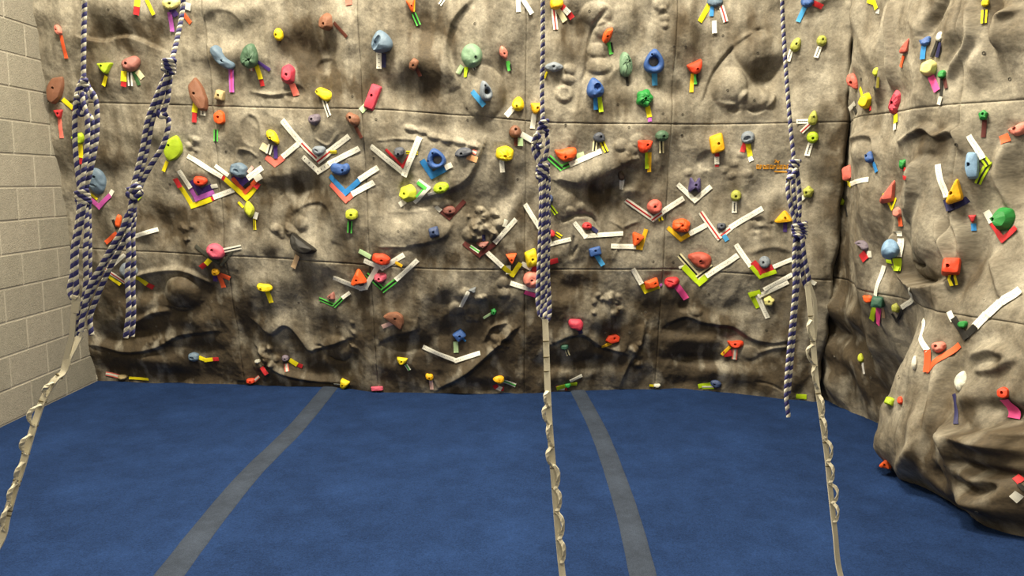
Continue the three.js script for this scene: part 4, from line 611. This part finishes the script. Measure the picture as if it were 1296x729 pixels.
hold(472, 665, 112, 76, -8, 'quad', 'orange', 'small orange slab hold in a yellow V', { b: [488, 655], style: 'facet' }); tape('label', 36, [342, 562, 402, 668]); tape('yellow', 30, [400, 668, 432, 722, 528, 685]); tape('violet', 16, [528, 685, 548, 668]);
hold(618, 658, 106, 102, 0, 'blob', 'red', 'dark red ball hold with a slot', { b: null, pk: [[605, 652, 34, 9, 10, 1]] }); tape('pink', 45, [652, 682, 722, 772]);
from(580, 240);
hold(655, 312, 62, 56, 0, 'oval', 'red', 'small red ball hold behind the middle rope', { b: null }); tape('yellowblack', 28, [690, 308, 732, 336]); tape('label', 30, [638, 338, 655, 386, 798, 350]);
hold(648, 66, 52, 66, 0, 'oval', 'navyblue', 'navy blue knob hold behind the middle rope', { b: null }); tape('limeblack', 30, [652, 112, 697, 172]);
loose('slanting down to the middle rope'); tape('label', 34, [472, 100, 580, 272]);
hold(912, 258, 72, 54, 0, 'oval', 'red', 'small red doughnut hold', { pk: [[912, 256, 14, 9, 0, 1]], b: null }); tape('navy', 30, [942, 270, 986, 302]); tape('label', 32, [822, 232, 900, 330, 1168, 310]);
hold(970, 437, 86, 60, -14, 'block', 'blue', 'blue rectangular block hold', { b: [970, 428], style: 'flat' }); tape('skyblue', 34, [978, 460, 1027, 536]);
hold(375, 490, 78, 82, 0, 'tri', 'orange', 'small orange kite hold', { style: 'facet' }); tape('label', 34, [202, 442, 314, 545]); tape('yellow', 34, [308, 538, 385, 602, 442, 518]); tape('white', 34, [356, 538, 355, 598]);
hold(518, 485, 92, 132, -8, 'quad', 'yellow', 'yellow loaf hold beside the middle rope', { b: [520, 487] }); tape('white', 34, [448, 522, 518, 562]);
hold(520, 635, 122, 122, 0, 'oval', 'salmon', 'flesh pink ball hold behind the middle rope', { b: [512, 630] }); tape('red', 40, [522, 566, 562, 562]); tape('label', 34, [368, 662, 562, 716]); tape('pink', 30, [470, 725, 545, 750]); tape('red', 40, [650, 512, 706, 498]); tape('dots', 36, [604, 526, 640, 520]);
hold(172, 390, 92, 46, 0, 'half', 'rosy', 'flat rosy lip hold in a black V', { b: [175, 405] }); tape('maroon', 34, [38, 378, 150, 462, 265, 380]); tape('whitegreen', 24, [85, 400, 148, 442]); tape('label', 36, [258, 375, 408, 208]); tape('white', 30, [322, 262, 340, 212]); tape('navy', 26, [180, 318, 180, 362]);
from(400, 240);
hold(255, 172, 88, 76, 0, 'pent', 'yellowgreen', 'yellow-green pentagon hold', { b: [255, 172], style: 'flat' }); tape('greenblack', 36, [242, 222, 240, 306]);
hold(945, 145, 92, 62, 0, 'oval', 'rosy', 'rosy oval hold in a maroon V', { b: [952, 148] }); tape('maroon', 32, [884, 148, 945, 198, 1056, 78]); tape('white', 30, [852, 118, 886, 150]);
hold(838, 300, 76, 78, -8, 'quad', 'navyblue', 'slate blue shield hold', { b: [842, 298], near: 'without tape on a rounded knob' });
hold(465, 490, 132, 86, 12, 'pent', 'redorange', 'red-orange shield hold', { b: [468, 485], style: 'facet' }); tape('palegreen', 34, [308, 432, 392, 478]); tape('label', 36, [342, 502, 470, 556, 625, 462]); tape('gold', 22, [565, 515, 612, 542]);
hold(305, 620, 122, 128, 0, 'triup', 'orange', 'orange boulder hold in a white V', { b: [302, 628], style: 'facet' }); tape('label', 36, [125, 622, 318, 698, 365, 692]); tape('white', 36, [352, 695, 438, 542]);
hold(462, 622, 96, 88, 0, 'blob', 'pink', 'pink button hold in a green and black V', { b: [460, 630] }); tape('greenblack', 34, [358, 598, 480, 712, 572, 640]); tape('label', 34, [566, 640, 722, 498]);
from(200, 240);
hold(412, 437, 128, 108, 30, 'oval', 'pink', 'coral pink oval hold crossed by dark tape', { b: [397, 425] }); tape('darkgrey', 26, [268, 398, 436, 522]); tape('whiteblack', 32, [460, 432, 592, 405]); tape('darkgrey', 18, [448, 535, 530, 438]); tape('yellow', 36, [388, 478, 343, 528]); tape('red', 36, [338, 525, 305, 552]);
hold(410, 580, 56, 52, 0, 'oval', 'gold', 'tiny yellow doughnut hold'); tape('purple', 30, [405, 608, 412, 648]); tape('orange', 34, [432, 598, 470, 692]); tape('orange', 34, [442, 600, 514, 628]);
hold(1022, 400, 212, 96, 38, 'half', 'black', 'black glossy half-moon hold', { b: null, style: 'flat', th: 0.7 }); tape('beige', 38, [995, 465, 964, 552]);
hold(760, 693, 112, 62, 0, 'bean', 'yellow', 'yellow hooked jug hold', { b: [735, 697] }); from(200, 370); tape('yellow', 34, [775, -8, 806, 72]);
from(0, 240);
hold(842, 222, 42, 92, 12, 'pillar', 'orange', 'slim orange peg hold between the two ropes by the block wall', { b: null }); tape('black', 20, [802, 212, 830, 278]); tape('orange', 32, [832, 308, 755, 376]);
loose('pointing away from the rope with the loose tail'); tape('label', 30, [938, 336, 1128, 280]);
hold(918, 560, 128, 112, 0, 'egg', 'steel', 'grey-blue bulky hold behind the rope with the loose tail', { b: null }); tape('whitered', 28, [752, 562, 892, 658]); tape('label', 28, [775, 555, 888, 460]); tape('yellow', 24, [764, 608, 858, 674]); tape('yellow', 34, [962, 618, 1046, 672]); tape('red', 34, [1046, 672, 1092, 696]);
loose('peeping out beside the lower rope knot'); tape('lime', 30, [975, 65, 998, 40]);
from(0, 370);
hold(875, 635, 72, 50, 0, 'blob', 'beige', 'tan stub hold at the mat by the block wall', { b: null }); tape('redwhite', 28, [752, 575, 852, 616]); tape('yellow', 18, [922, 641, 1058, 632]);
from(200, 370);
hold(255, 455, 76, 66, 0, 'pent', 'greyblue', 'small grey-blue nut hold low on the wall', { pk: [[245, 458, 16, 10, 0, 1]], b: null }); tape('yellow', 28, [288, 460, 340, 480, 392, 474]); tape('red', 28, [390, 474, 432, 472]);
hold(715, 490, 52, 42, 0, 'blob', 'white', 'tiny white stub hold', { b: null }); tape('red', 30, [735, 530, 772, 578]);
hold(660, 660, 66, 50, 0, 'blob', 'redorange', 'small red-orange hold touching the mat'); tape('redwhite', 24, [685, 626, 722, 594]); tape('black', 20, [568, 624, 628, 656]);
hold(905, 465, 52, 46, 0, 'oval', 'mauve', 'tiny mauve button hold low on the wall'); tape('yellow', 34, [934, 478, 990, 512]); tape('red', 30, [990, 512, 1026, 526]); tape('redwhite', 30, [910, 505, 917, 562]);
from(400, 370);
hold(118, 22, 60, 62, 25, 'triup', 'rosy', 'small rosy hold in a thin green V', { b: [108, 32] }); tape('greenblack', 26, [26, 44, 135, 92, 196, 34]); tape('label', 26, [188, 38, 244, -2]);
hold(568, 188, 158, 100, 222, 'half', 'brown', 'brown half-moon plate hold', { b: [565, 180], style: 'flat', th: 0.35 }); tape('pinkish', 30, [472, 242, 552, 212]);
hold(1112, -12, 60, 40, -20, 'tri', 'grey', 'small grey wedge hold above the cobbles', { b: null }); tape('label', 28, [1082, -6, 1025, 104]);
hold(1016, 298, 78, 66, -38, 'block', 'blue', 'small blue cube hold', { style: 'flat', th: 0.6 }); tape('blue', 14, [1036, 318, 1062, 347]); tape('palegreen', 34, [990, 348, 995, 427]); tape('label', 32, [762, 384, 995, 482, 1168, 430]);
hold(612, 485, 78, 56, 8, 'half', 'yellow', 'small yellow cup hold in the bowl'); tape('whitegreen', 26, [638, 512, 664, 550]);
hold(805, 597, 56, 52, 0, 'bean', 'gold', 'small orange-yellow hook hold'); tape('pinkish', 26, [815, 622, 823, 688]);
hold(203, 655, 66, 72, 20, 'half', 'yellow', 'small yellow half-moon hold beside the grey strip', { b: [195, 655] }); tape('white', 14, [130, 704, 195, 722]);
hold(435, 714, 88, 30, -6, 'block', 'pink', 'flat pink block hold on the mat edge', { b: null, style: 'flat', near: 'without any tape' });
from(580, 370);
hold(250, 135, 46, 50, 15, 'knobby', 'green', 'small green star hold beside the cobbles'); tape('palegreen', 18, [178, 182, 236, 146]);
hold(835, 225, 104, 96, -12, 'bean', 'pinkred', 'bright red mushroom hold low on the wall', { b: null }); tape('navy', 30, [855, 245, 870, 290]);
hold(752, 385, 60, 52, 0, 'blob', 'teal', 'small dark teal knob hold', { b: null }); tape('creamblack', 26, [766, 406, 780, 442]);
hold(1090, 328, 112, 64, -8, 'hex', 'redorange', 'red-orange arrow-shaped hold', { b: [1098, 322], style: 'flat' }); tape('gold', 24, [1018, 387, 1086, 358]);
hold(285, 615, 82, 60, -8, 'moon', 'gold', 'mustard yellow half-moon hold low on the wall', { b: [283, 625] }); tape('whitegreen', 32, [322, 628, 408, 660]); tape('red', 34, [256, 655, 274, 676]); tape('dots', 34, [272, 672, 306, 708]); tape('red', 34, [304, 704, 322, 726]);
hold(775, 655, 46, 36, 0, 'blob', 'green', 'tiny dark green hold beside the grey strip', { b: null }); tape('lime', 34, [696, 680, 758, 662]); tape('lime', 26, [792, 652, 842, 648]); tape('label', 24, [792, 630, 878, 588]); tape('red', 36, [695, 714, 716, 708]); tape('dots', 36, [714, 710, 754, 698]); tape('red', 36, [752, 698, 772, 692]);
from(740, 370);
hold(1068, 368, 118, 66, 4, 'jug', 'redorange', 'red-orange bat-shaped hold', { b: [1072, 362], style: 'facet' }); tape('gold', 22, [1032, 384, 972, 438]); tape('red', 46, [985, 438, 1046, 428]); tape('redwhite', 34, [1070, 402, 1060, 472]);
hold(933, 643, 80, 56, 5, 'oval', 'navyblue', 'small navy ring hold at the mat', { b: [928, 640] }); tape('lime', 34, [896, 652, 806, 676]); tape('limewhite', 36, [918, 668, 832, 724]);
hold(512, 688, 52, 32, 0, 'blob', 'white', 'small pale stub hold at the mat', { b: null }); tape('yellow', 18, [458, 692, 492, 684]);
from(900, 370);
hold(412, 60, 78, 78, 0, 'knobby', 'cream', 'pale olive toothed hold', { b: [415, 52] }); tape('lime', 36, [352, -6, 282, 12, 336, 108]); tape('label', 34, [402, 182, 330, 22]); tape('label', 32, [332, 28, 548, -76]); tape('label', 30, [372, -22, 578, -128]);
from(1076, 370);
hold(130, 45, 82, 62, 0, 'jug', 'orange', 'orange and yellow curled hold', { b: null });
hold(205, 62, 92, 86, 0, 'quad', 'teal', 'dark green cube hold', { b: null, style: 'flat', th: 0.6 }); tape('lime', 30, [180, 102, 160, 192]); tape('pink', 32, [208, 108, 216, 226]); tape('beige', 18, [228, 105, 242, 182]); tape('label', 22, [186, 22, 242, -190]);
hold(330, 108, 66, 76, 0, 'knobby', 'olive', 'pale olive knob hold in a thin black V', { b: null }); tape('black', 16, [298, 148, 335, 202, 382, 104]); tape('label', 26, [376, 104, 432, -20]);
hold(803, 228, 72, 62, 0, 'blob', 'green', 'green ball hold in a black V', { b: null }); tape('black', 34, [738, 182, 820, 315, 898, 238]); tape('white', 28, [702, 136, 736, 204]); tape('label', 42, [888, 245, 960, 172, 1060, 85, 1225, -20]);
hold(630, 388, 98, 96, 0, 'blob', 'salmon', 'peach dome hold over an orange V', { b: [610, 382] }); tape('orange', 34, [552, 408, 552, 548, 785, 372]); tape('label', 30, [528, 196, 558, 412]);
hold(798, 635, 100, 158, 20, 'leaf', 'white', 'white shell-shaped hold', { b: null });
from(1020, 340);
const BIG = 559 / 276, bx_ = (x, y) => [x / BIG * CS, y / BIG * CS];
{ const [a, b] = bx_(385, 322), [c, e] = bx_(385, 400); tape('navy', 22, [a, b, c, e]); }
from(1076, 370);
hold(458, 500, 36, 104, 8, 'oval', 'white', 'white sliver hold on the boulder flank', { b: null, near: 'beside the dark hollow' });
hold(78, 465, 42, 66, 0, 'egg', 'yellowgreen', 'small yellow-green knob in the dark hollow', { b: null }); tape('greywhite', 12, [93, 498, 106, 577]);
from(1020, 340);
hold(...bx_(508, 318), 78, 84, 0, 'pent', 'redorange', 'orange block hold above a pink strip', { style: 'flat' }); tape('pink', 58, [...bx_(510, 334), ...bx_(534, 386)]);
hold(...bx_(208, 497), 80, 78, 0, 'triup', 'orange', 'orange hold at the tip of the boulder', { style: 'flat' }); tape('orange', 38, [...bx_(214, 506), ...bx_(222, 532)]);
hold(...bx_(217, 340), 72, 62, 30, 'quad', 'lime', 'lime square hold behind the boulder', { b: null, near: 'in the dark hollow' });
hold(...bx_(243, 338), 40, 58, 0, 'oval', 'redorange', 'small orange-red knob behind the boulder', { b: null, near: 'at the boulder flank' });
loose('low on the boulder'); tape('red', 40, [...bx_(536, 546), ...bx_(558, 532)]); tape('white', 48, [...bx_(530, 592), ...bx_(552, 576)]); tape('black', 44, [...bx_(548, 564), ...bx_(560, 556)]);
from(0, 0); loose('stuck low by the tail of the corner rope'); tape('lime', 36, [1007 * CS, 512 * CS, 1021 * CS, 505 * CS]);
finishLabels();
// ---------------------------------------------------------------- ropes and slings
const ropeTex = dataTex(64, (i, x, y) => { const q = ((x / 64 + y / 64) % 1 + 1) % 1, e = Math.abs(q - 0.5); const f = 0.94 + 0.12 * N2(x * 0.7, y * 0.25); return q < 0.52 ? [0.215 * f, 0.215 * f, 0.46 * f] : [0.86 * f, 0.85 * f, 0.79 * f]; }, true);
const ropeBump = dataTex(64, (i, x, y) => { const q = ((x / 64 + y / 64) * 2 % 1 + 1) % 1, v = Math.sin(q * Math.PI); return [v, v, v]; });
const ropeMat = new THREE.MeshStandardMaterial({ map: ropeTex, bumpMap: ropeBump, bumpScale: 0.0012, roughness: 0.85 });
const webMat = new THREE.MeshStandardMaterial({ color: '#d8d2bc', roughness: 0.9, map: clothTape, bumpMap: fineTex, bumpScale: 0.0006 });
const webDark = new THREE.MeshStandardMaterial({ color: '#6d654c', roughness: 0.9 });
const steelMat = new THREE.MeshStandardMaterial({ color: '#8d8f92', roughness: 0.35, metalness: 1 });
const RR = 0.0062;
function tubeGeo(pts, r = RR, seg) {
  const c = new THREE.CatmullRomCurve3(pts, false, 'centripetal'), L = c.getLength(), n = seg ?? Math.max(12, Math.ceil(L / 0.012)), geo = new THREE.TubeGeometry(c, n, r, 10, false), uv = geo.attributes.uv;
  for (let i = 0; i < uv.count; i++) uv.setX(i, uv.getX(i) * L / 0.024); geo.userData = { c }; return geo;
}
// a strand through picture points that hang at the given depths
const strandPts = (px, d0, d1) => { const n = px.length / 2, o = []; for (let i = 0; i < n; i++) o.push(at(px[2 * i], px[2 * i + 1], d0 + (d1 - d0) * (n > 1 ? i / (n - 1) : 0))); return o; };
function coil(px, py, depth, rx, len, turns, tilt = 0) {      // a wrapped knot
  const c = at(px, py, depth), k = depth / F, pts = [], R = rx * k, H = len * k, a = THREE.MathUtils.degToRad(tilt);
  for (let i = 0; i <= turns * 10; i++) { const t = i / (turns * 10), p = t * turns * Math.PI * 2, x = R * Math.cos(p), y = H * (0.5 - t), z = R * 0.8 * Math.sin(p); pts.push(V(c.x + x * Math.cos(a) - y * Math.sin(a), c.y + x * Math.sin(a) + y * Math.cos(a), c.z + z)); }
  return pts;
}
function rope(label, top, strands, knots, bends = []) {
  const o = group('climbing_rope'); tag(o, label, 'rope', 'ropes hanging before the climbing wall');
  const [px, d0, d1] = top, P = strandPts(px, d0, d1), up = P[0].clone(); P.unshift(V(up.x + (up.x - P[1].x) * 0.6, 3.4, up.z - 0.12), V(up.x, up.y + 0.25, up.z - 0.02)); P.unshift(V(P[0].x, CEIL - 0.05, P[0].z - 0.25));
  mesh('hanging_line', tubeGeo(P), ropeMat, o);
  for (const [q, a, b, r] of strands) mesh('strand', tubeGeo(strandPts(q, a, b), r ?? RR), ropeMat, o);
  for (const k of knots) mesh('knot', tubeGeo(coil(...k), RR * 0.95), ropeMat, o);
  for (const [q, a, b] of bends) mesh('bend', tubeGeo(strandPts(q, a, b), RR * 1.02), ropeMat, o);
  const e = mesh('ceiling_ring', new THREE.TorusGeometry(0.03, 0.006, 8, 20), steelMat, o); e.position.set(P[0].x, CEIL - 0.036, P[0].z);
  return o;
}
rope('blue and cream rope nearest the block wall, knotted in long bights', [[107, 0, 106, 50, 106, 98, 108, 112], 2.15, 2.1], [
  [[106, 98, 100, 110, 97, 122, 95, 148, 95, 180, 98, 215, 102, 248], 2.09, 2.05], [[108, 100, 113, 112, 120, 122, 123, 145, 122, 175, 117, 205, 107, 246], 2.1, 2.06], [[103, 116, 106, 132, 110, 146, 110, 185, 106, 215, 103, 246], 2.07, 2.04], [[104, 140, 109, 128, 104, 117, 98, 122, 99, 136, 104, 142], 2.08, 2.08], [[112, 146, 116, 150, 116, 180, 112, 210, 106, 244], 2.1, 2.07],
  [[101, 256, 98, 285, 93, 315, 92, 345, 88, 368, 91, 377, 96, 374, 96, 345, 97, 310, 103, 280, 106, 258], 2.03, 1.98], [[108, 256, 110, 290, 108, 320, 109, 345, 107, 375, 98, 405, 92, 420], 2.05, 2.0], [[112, 258, 113, 300, 113, 340, 112, 372, 104, 402, 95, 424, 92, 420], 2.06, 2.02]],
  [[107, 108, 2.09, 3.5, 12, 2], [101, 128, 2.08, 4.5, 14, 2.2], [105, 250, 2.05, 7.5, 16, 3.4, 6]], [[[108, 112, 113, 121, 121, 124], 2.085, 2.09], [[98, 141, 103, 145, 107, 141], 2.065, 2.065]]);
rope('blue and cream rope with a loose tail ending before the dark lower panel', [[232, 0, 225, 45, 217, 78], 2.2, 2.12], [
  [[214, 88, 203, 110, 195, 130, 187, 152, 181, 185, 174, 215, 167, 242], 2.12, 2.06], [[217, 88, 209, 110, 201, 130, 193, 152, 187, 185, 179, 215, 171, 242], 2.13, 2.07], [[217, 88, 214, 110, 211, 130, 203, 145, 199, 140, 205, 120, 211, 95], 2.12, 2.1], [[206, 146, 213, 150, 212, 165, 206, 185, 195, 203, 184, 222, 175, 242], 2.12, 2.08],
  [[167, 250, 164, 270, 156, 290, 146, 310, 130, 338, 116, 368, 104, 395, 96, 416, 92, 425], 2.05, 2.0], [[171, 250, 168, 275, 160, 300, 148, 322, 134, 350, 122, 378, 114, 402, 116, 424], 2.06, 2.02], [[162, 270, 154, 292, 142, 312, 126, 340, 114, 362, 106, 392, 102, 420], 2.03, 2.0], [[166, 268, 162, 290, 163, 320, 161, 350, 163, 390, 159, 428], 2.04, 2.02], [[170, 268, 168, 300, 169, 330, 168, 360, 169, 395, 167, 426], 2.06, 2.04]],
  [[214, 84, 2.1, 7, 16, 3.2, -8], [170, 243, 2.06, 8, 10, 2.4, 4], [172, 240, 2.05, 6, 8, 1.6, 40]], [[[199, 141, 204, 148, 212, 144], 2.095, 2.1], [[160, 245, 170, 250, 180, 243], 2.04, 2.04]]);
rope('blue and cream rope hanging in the middle above a pale sling', [[687, 0, 687, 60, 686, 120, 687, 155], 2.35, 2.3], [
  [[686, 155, 680, 172, 675, 188, 680, 202, 686, 212], 2.29, 2.27], [[688, 155, 692, 170, 693, 185, 690, 200, 688, 212], 2.3, 2.28], [[684, 160, 678, 178, 681, 192, 686, 205], 2.27, 2.26], [[680, 186, 684, 176, 679, 170, 675, 182], 2.26, 2.26],
  [[684, 222, 685, 255, 684, 290, 683, 325, 681, 360, 681, 385, 685, 403, 687, 385, 687, 350, 688, 300, 688, 225], 2.27, 2.2], [[691, 222, 692, 255, 692, 290, 690, 325, 690, 360, 689, 385, 690, 402], 2.28, 2.21], [[694, 224, 694, 260, 694, 300, 693, 340, 695, 380, 695, 400, 691, 408, 687, 400], 2.29, 2.22]],
  [[688, 160, 2.28, 5, 14, 2.4], [687, 217, 2.27, 7, 16, 3.6]], [[[678, 184, 682, 187, 687, 184], 2.25, 2.25]]);
rope('blue and cream rope at the corner crack with a long tail', [[990, 0, 993, 60, 996, 105, 1000, 155, 1005, 205], 2.45, 2.38], [
  [[1004, 205, 999, 222, 997, 240, 1000, 258, 1007, 282], 2.37, 2.35], [[1007, 205, 1010, 225, 1012, 245, 1012, 265, 1011, 282], 2.38, 2.36], [[1005, 214, 1004, 235, 1006, 258, 1009, 282], 2.36, 2.35],
  [[1007, 298, 1005, 330, 1006, 360, 1003, 400, 999, 440, 996, 475, 995, 500, 998, 528], 2.35, 2.32], [[1010, 298, 1010, 330, 1009, 360, 1006, 400, 1003, 440, 1000, 475, 998, 498], 2.36, 2.33], [[1012, 298, 1014, 330, 1018, 358, 1022, 366, 1024, 356, 1019, 330, 1015, 298], 2.36, 2.32]],
  [[1005, 210, 2.37, 5.5, 14, 2.6, -10], [1012, 291, 2.35, 8, 16, 3.6, 6]], [[[997, 228, 1003, 222, 1008, 214], 2.345, 2.355], [[1003, 300, 1012, 298, 1020, 300], 2.33, 2.335]]);

function webGeo(pts, w, th, twist = 0) {      // flat webbing swept along a path
  const c = new THREE.CatmullRomCurve3(pts, false, 'centripetal'), L = c.getLength(), n = Math.max(8, Math.ceil(L / 0.012)), pos = [], uv = [], idx = [];
  for (let i = 0; i <= n; i++) {
    const p = c.getPointAt(i / n), t = c.getTangentAt(i / n), a = twist * Math.sin(i / n * 9) , side = V(Math.cos(a), 0, Math.sin(a)); side.addScaledVector(t, -side.dot(t)).normalize(); const nn = side.clone().cross(t).normalize();
    for (const [u, v] of [[-1, -1], [1, -1], [1, 1], [-1, 1]]) { const q = p.clone().addScaledVector(side, u * w / 2).addScaledVector(nn, v * th / 2); pos.push(q.x, q.y, q.z); uv.push(u * 0.1, L * i / n / 0.1); }
  }
  for (let i = 0; i < n; i++) for (let j = 0; j < 4; j++) { const a = i * 4 + j, b = i * 4 + (j + 1) % 4; idx.push(a, b, a + 4, b, b + 4, a + 4); }
  idx.push(0, 2, 1, 0, 3, 2); const e = n * 4; idx.push(e, e + 1, e + 2, e, e + 2, e + 3);
  const geo = new THREE.BufferGeometry(); geo.setAttribute('position', new THREE.Float32BufferAttribute(pos, 3)); geo.setAttribute('uv', new THREE.Float32BufferAttribute(uv, 2)); geo.setIndex(idx); return toCreasedNormals(geo, 0.6);
}
function sling(label, px, d0, d1, anchor, loops, bars, w = 0.02, heads = []) {
  const o = group('anchor_sling'); tag(o, label, 'sling', 'pale webbing slings tied to the ropes');
  const P = strandPts(px, d0, d1); P.push(P[P.length - 1].clone().lerp(anchor, 0.5)); P.push(anchor);
  mesh('webbing', webGeo(P, w, 0.0035, 0.25), webMat, o);
  const depthAt = y => { for (let i = 2; i < px.length; i += 2) if (y <= px[i + 1]) { const t = (y - px[i - 1]) / (px[i + 1] - px[i - 1]); return [px[i - 2] + (px[i] - px[i - 2]) * t, d0 + (d1 - d0) * ((i / 2 - 1 + t) / (px.length / 2 - 1))]; } return [px[px.length - 2], d1]; };
  for (const [y0, y1, out] of loops) { const q = []; for (let i = 0; i <= 6; i++) { const t = i / 6, y = y0 + (y1 - y0) * t, [x, dd] = depthAt(y), b = Math.pow(Math.sin(Math.PI * Math.pow(t, 0.8)), 0.8); q.push(at(x + (1.0 + 0.5 * N2(y0, 3)) * out * b, y, dd - 0.004 - 0.012 * b)); } mesh('loop', webGeo(q, w * 0.62, 0.0025, 0.9), webMat, o); }
  for (const y of bars) { const [x, dd] = depthAt(y); const m = mesh('bar_tack', new RoundedBoxGeometry(w * 1.04, 0.004, 0.006, 1, 0.001), webDark, o); m.position.copy(at(x, y, dd)); const [x2, d2] = depthAt(y + 6); const v = at(x2, y + 6, d2).sub(m.position); m.rotation.z = Math.atan2(v.x, -v.y); }
  for (const [q, a, b] of heads) mesh('end_loop', webGeo(strandPts(q, a, b), w * 0.7, 0.003), webMat, o);
  const e = mesh('floor_ring', new THREE.TorusGeometry(0.028, 0.006, 8, 20), steelMat, o); e.position.set(anchor.x, 0.03, anchor.z);
  return o;
}
sling('pale webbing sling slanting down beside the block wall', [100, 426, 94, 438, 86, 454, 80, 472, 70, 480, 55, 505, 46, 530, 38, 555, 28, 590, 18, 620, 8, 655, 0, 685], 2.02, 1.9, V(-1.55, 0.05, -1.45), [[484, 502, -4], [512, 540, -8], [550, 576, -9], [585, 612, -5], [612, 640, -4], [640, 672, -4]], [476, 508, 538, 574, 608, 614, 646, 652], 0.018, [[[95, 374, 93, 400, 91, 425, 84, 452, 80, 470], 1.99, 2.0], [[93, 378, 96, 374, 98, 380, 96, 396], 1.985, 1.99]]);
sling('pale webbing sling below the middle rope, looped like a daisy chain', [690, 404, 691, 430, 692, 460, 693, 490, 695, 530, 699, 580, 703, 630, 707, 680, 712, 729], 2.21, 2.1, V(0.18, 0.05, -1.75), [[495, 515, -5], [512, 538, -5], [536, 564, -4], [566, 592, -5], [588, 620, 5], [618, 648, 5], [648, 684, 7], [682, 714, 7]], [432, 452, 470, 514, 538, 566, 592, 618, 650, 684], 0.016);
sling('pale webbing sling below the corner rope, with small side loops', [1022, 362, 1025, 390, 1029, 430, 1033, 480, 1039, 520, 1046, 570, 1051, 620, 1057, 675, 1064, 729], 2.32, 2.2, V(0.98, 0.05, -1.85), [[405, 432, -6], [436, 462, -7], [462, 492, -6], [500, 528, 5], [528, 556, 6], [556, 585, 6], [585, 612, 8], [612, 638, 8], [636, 662, 7]], [400, 432, 464, 498, 530, 560, 590], 0.014, [[[1024, 358, 1031, 380, 1032, 410, 1031, 430], 2.33, 2.31]]);

// ---------------------------------------------------------------- bolt inserts and the stencilled mark
const tnutGeo = new THREE.LatheGeometry([[0.0075, 0], [0.0075, 0.001], [0.006, 0.0014], [0.0052, 0.0005], [0.0048, -0.012], [0, -0.012]].map(p => new THREE.Vector2(...p)), 14);
const tnutMat = new THREE.MeshStandardMaterial({ color: '#8f8a7e', roughness: 0.45, metalness: 0.7 });
const tnutDark = new THREE.MeshStandardMaterial({ color: '#2a2620', roughness: 0.8 });
for (const [x, y, m] of [[137, 12, 0], [286, 192, 0], [356, 245, 0], [252, 147, 0], [215, 233, 0], [329, 206, 0], [446, 122, 0], [476, 151, 0], [473, 200, 0], [602, 268, 0], [601, 30, 0], [504, 293, 0], [555, 365, 0], [591, 137, 0], [592, 152, 0], [655, 227, 0], [746, 14, 0], [716, 158, 0], [796, 161, 0], [782, 132, 0], [839, 144, 0], [864, 145, 0], [863, 171, 0], [853, 59, 0], [868, 59, 0], [915, 45, 0], [959, 67, 0], [921, 114, 0], [955, 127, 0], [1022, 88, 1], [827, 331, 0], [852, 332, 0], [897, 372, 0], [812, 397, 1], [797, 421, 1], [871, 422, 0], [850, 449, 1], [813, 464, 1], [857, 477, 0], [817, 395, 1], [300, 342, 0], [268, 382, 1], [241, 409, 1], [337, 406, 1], [378, 383, 0], [388, 419, 1], [365, 426, 1], [426, 413, 1], [430, 440, 1], [151, 382, 1], [198, 413, 1], [138, 447, 1], [245, 486, 1], [293, 487, 1], [683, 425, 0], [643, 350, 0], [766, 421, 1], [970, 418, 0], [1245, 67, 0], [1210, 183, 0], [1246, 380, 1], [1090, 100, 0], [1057, 424, 1], [1056, 451, 1], [1104, 451, 1], [1102, 478, 1], [1138, 437, 1], [1138, 477, 1], [1236, 648, 1], [680, 450, 0], [1278, 100, 0]]) {
  const h = hit(x, y); if (!h) continue; const p = mesh('bolt_insert', tnutGeo, m ? tnutMat : tnutDark, h.k === 'B' ? wallBack : wallRight); p.position.copy(h.p).addScaledVector(h.n, 0.001); p.quaternion.setFromUnitVectors(V(0, 1, 0), h.n);
}
{ // orange stencil: a row of worn block characters with a small figure standing on it and a bar below
  loose('stencil'); const o = group('stencil_mark'); tag(o, 'worn orange stencilled lettering on the rock beside the corner rope', 'lettering');
  from(900, 120); const r = rng(5);
  const put = (x0, y0, x1, y1, w) => { const a = hit(PX(x0), PY(y0)), b = hit(PX(x1), PY(y1)); if (a && b && a.k === b.k) mesh('letter_stroke', ribbon(a.k, a.p, b.p, w / CS / F * a.t, 0.0012), tapeMat('emblem'), o); };
  for (let i = 0; i < 10; i++) { const x = 325 + i * 24; put(x, 496, x, 526, 7); put(x - 2, 499 + (i % 3) * 2, x + 15, 499 + (i % 3) * 2, 6); if (i % 2) put(x - 2, 512, x + 14, 512, 6); else put(x + 13, 500, x + 13, 526, 6); if (i % 4 !== 1) put(x - 2, 524, x + 15, 524, 6); }
  put(450, 462, 468, 470, 7); put(468, 470, 480, 488, 7); put(452, 482, 466, 472, 7); put(486, 466, 472, 484, 6); put(445, 545, 560, 549, 9);
}
renderer.render(scene, camera);
